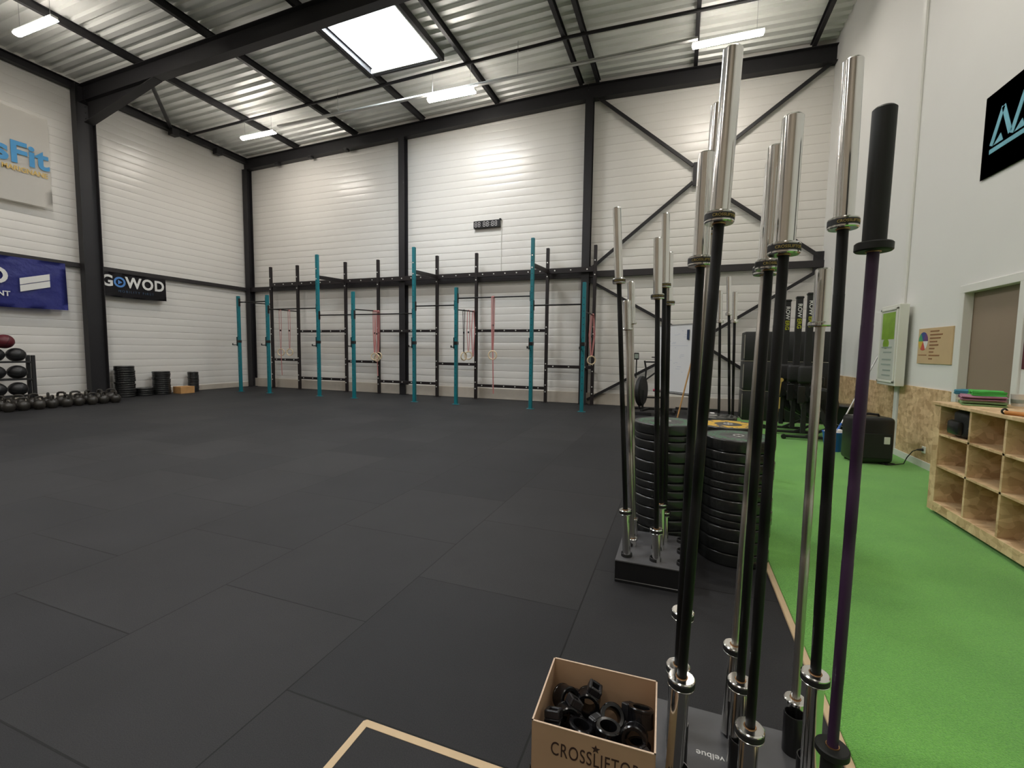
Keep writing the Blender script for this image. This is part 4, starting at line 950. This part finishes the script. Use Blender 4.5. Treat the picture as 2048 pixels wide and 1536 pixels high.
bm = B(); beam(bm, (-.35, 0, .10), (.62, 0, .10), .06, .05, .005); beam(bm, (-.35, -.25, .035), (-.35, .25, .035), .05, .07, .005); beam(bm, (.62, -.25, .035), (.62, .25, .035), .05, .07, .005); beam(bm, (-.09, -.40, .10), (.10, .0, .10), .06, .05, .005); beam(bm, (-.30, -.36, .035), (.12, -.46, .035), .05, .07, .005); cyl(bm, (-.055, -.30, .10), (-.055, -.30, .55), .022, 8); cyl(bm, (-.12, -.15, .10), (-.12, -.15, .55), .022, 8); cyl(bm, (.48, 0, .10), (.48, 0, .4), .02, 8); obj('base', bm, BLACKM, t)
t = thing('air_bike', 'second black exercise bike, only its wheel and base showing right of the whiteboard leg', 'exercise bike', (.36, 11.15, 0))
bm = B(); lathe(bm, [(0, -.06), (.26, -.06), (.30, -.03), (.30, .03), (.26, .06), (0, .06)], 36, Matrix.Translation((0, 0, .45)) @ Matrix.Rotation(PI / 2, 4, 'Y')); obj('fan_cage', bm, BLACKM, t)
bm = B(); beam(bm, (-.4, 0, .10), (.5, 0, .10), .06, .05, .005); beam(bm, (-.4, -.25, .035), (-.4, .25, .035), .05, .07, .005); beam(bm, (.5, -.25, .035), (.5, .25, .035), .05, .07, .005); cyl(bm, (0, 0, .1), (0, 0, .3), .03, 8); obj('base', bm, BLACKM, t)

# ------------------------------------------------------------------ medicine balls, kettlebells by the left wall
t = thing('ball_rack', 'black three-shelf rack holding medicine balls by the left wall', 'rack', (-13.62, 4.9, 0))
for sy in (-.85, .85):
    for sx in (-.10, .10):
        bm = B(); box(bm, sx - .03, sx + .03, sy - .03, sy + .03, 0, 1.15, .004); obj('post', bm, BLACKM, t)
    for z in (.20, .60, .99):
        bm = B(); box(bm, -.10, .10, sy - .02, sy + .02, z - .02, z + .02, .003); obj('side_rail', bm, BLACKM, t)
for z in (.27, .64, 1.02):
    for sx in (-.10, .10):
        bm = B(); beam(bm, (sx, -.85, z - .02), (sx, .85, z - .02), .035, .035, .003); obj('shelf_rail', bm, BLACKM, t)
def medball(label, y, z, m=BALL, x=-13.62, r=.16):
    t = thing('medicine_ball', label, 'medicine ball', (x, y, z), group='medicine balls on the rack')
    bm = B(); sphere(bm, r, (0, 0, 0), (1, 1, .93), 32); obj('cover', bm, m, t)
    bm = B(); torus(bm, r * 1.0, .003, Matrix.Rotation(1.2, 4, 'X')); torus(bm, r * 1.0, .003, Matrix.Rotation(.5, 4, 'Y')); bm.transform(Matrix.Diagonal((1, 1, .93, 1))); obj('seam', bm, BLACKM, t)
for nm, zr in (('top', 1.015), ('middle', .635), ('lowest', .265)):
    z = zr + .105
    z = zr + .149 - .035
    medball('black medicine ball at the post end of the %s shelf' % nm, 5.52, z + .03)
    medball('black medicine ball second from the post on the %s shelf' % nm, 5.18, z + .03)
medball('dark red medicine ball resting on top of two black ones', 5.35, 1.015 + .144 + .285, RED)
def kettlebell():
    t = thing('kettlebell', 'dark iron kettlebell in the row along the left wall', 'kettlebell', (-12.86, 5.05, 0), (0, 0, .4), 'kettlebells in the row nearer the camera')
    bm = B(); lathe(bm, [(0, 0), (.060, 0), (.070, .008), (.098, .06), (.105, .10), (.098, .145), (.070, .185), (.03, .205), (0, .208)], 28); obj('bell', bm, IRON, t)
    bm = B(); tube(bm, [(-.060, 0, .16), (-.072, 0, .212), (-.062, 0, .255), (-.035, 0, .270), (0, 0, .272), (.035, 0, .270), (.062, 0, .255), (.072, 0, .212), (.060, 0, .16)], .021, 10); obj('handle', bm, IRON, t)
    return t
kb = kettlebell()
NTH = 'first second third fourth fifth sixth seventh eighth ninth'.split()
kb['label'] = 'dark kettlebell, first from the camera in the nearer row'
for k in range(1, 9): dup(kb, (-12.86 - (.03 if k % 2 else 0), 5.05 + k * .235, 0), (0, 0, .4 + k * .7), 'dark kettlebell, %s from the camera in the nearer row' % NTH[k])
for k in range(0, 9): dup(kb, (-13.16 + (.02 if k % 2 else 0), 5.08 + k * .24, 0), (0, 0, k * .9), 'dark kettlebell, %s from the camera in the row nearer the wall' % NTH[k], 'kettlebells in the row nearer the wall').scale = (1.14, 1.14, 1.14)
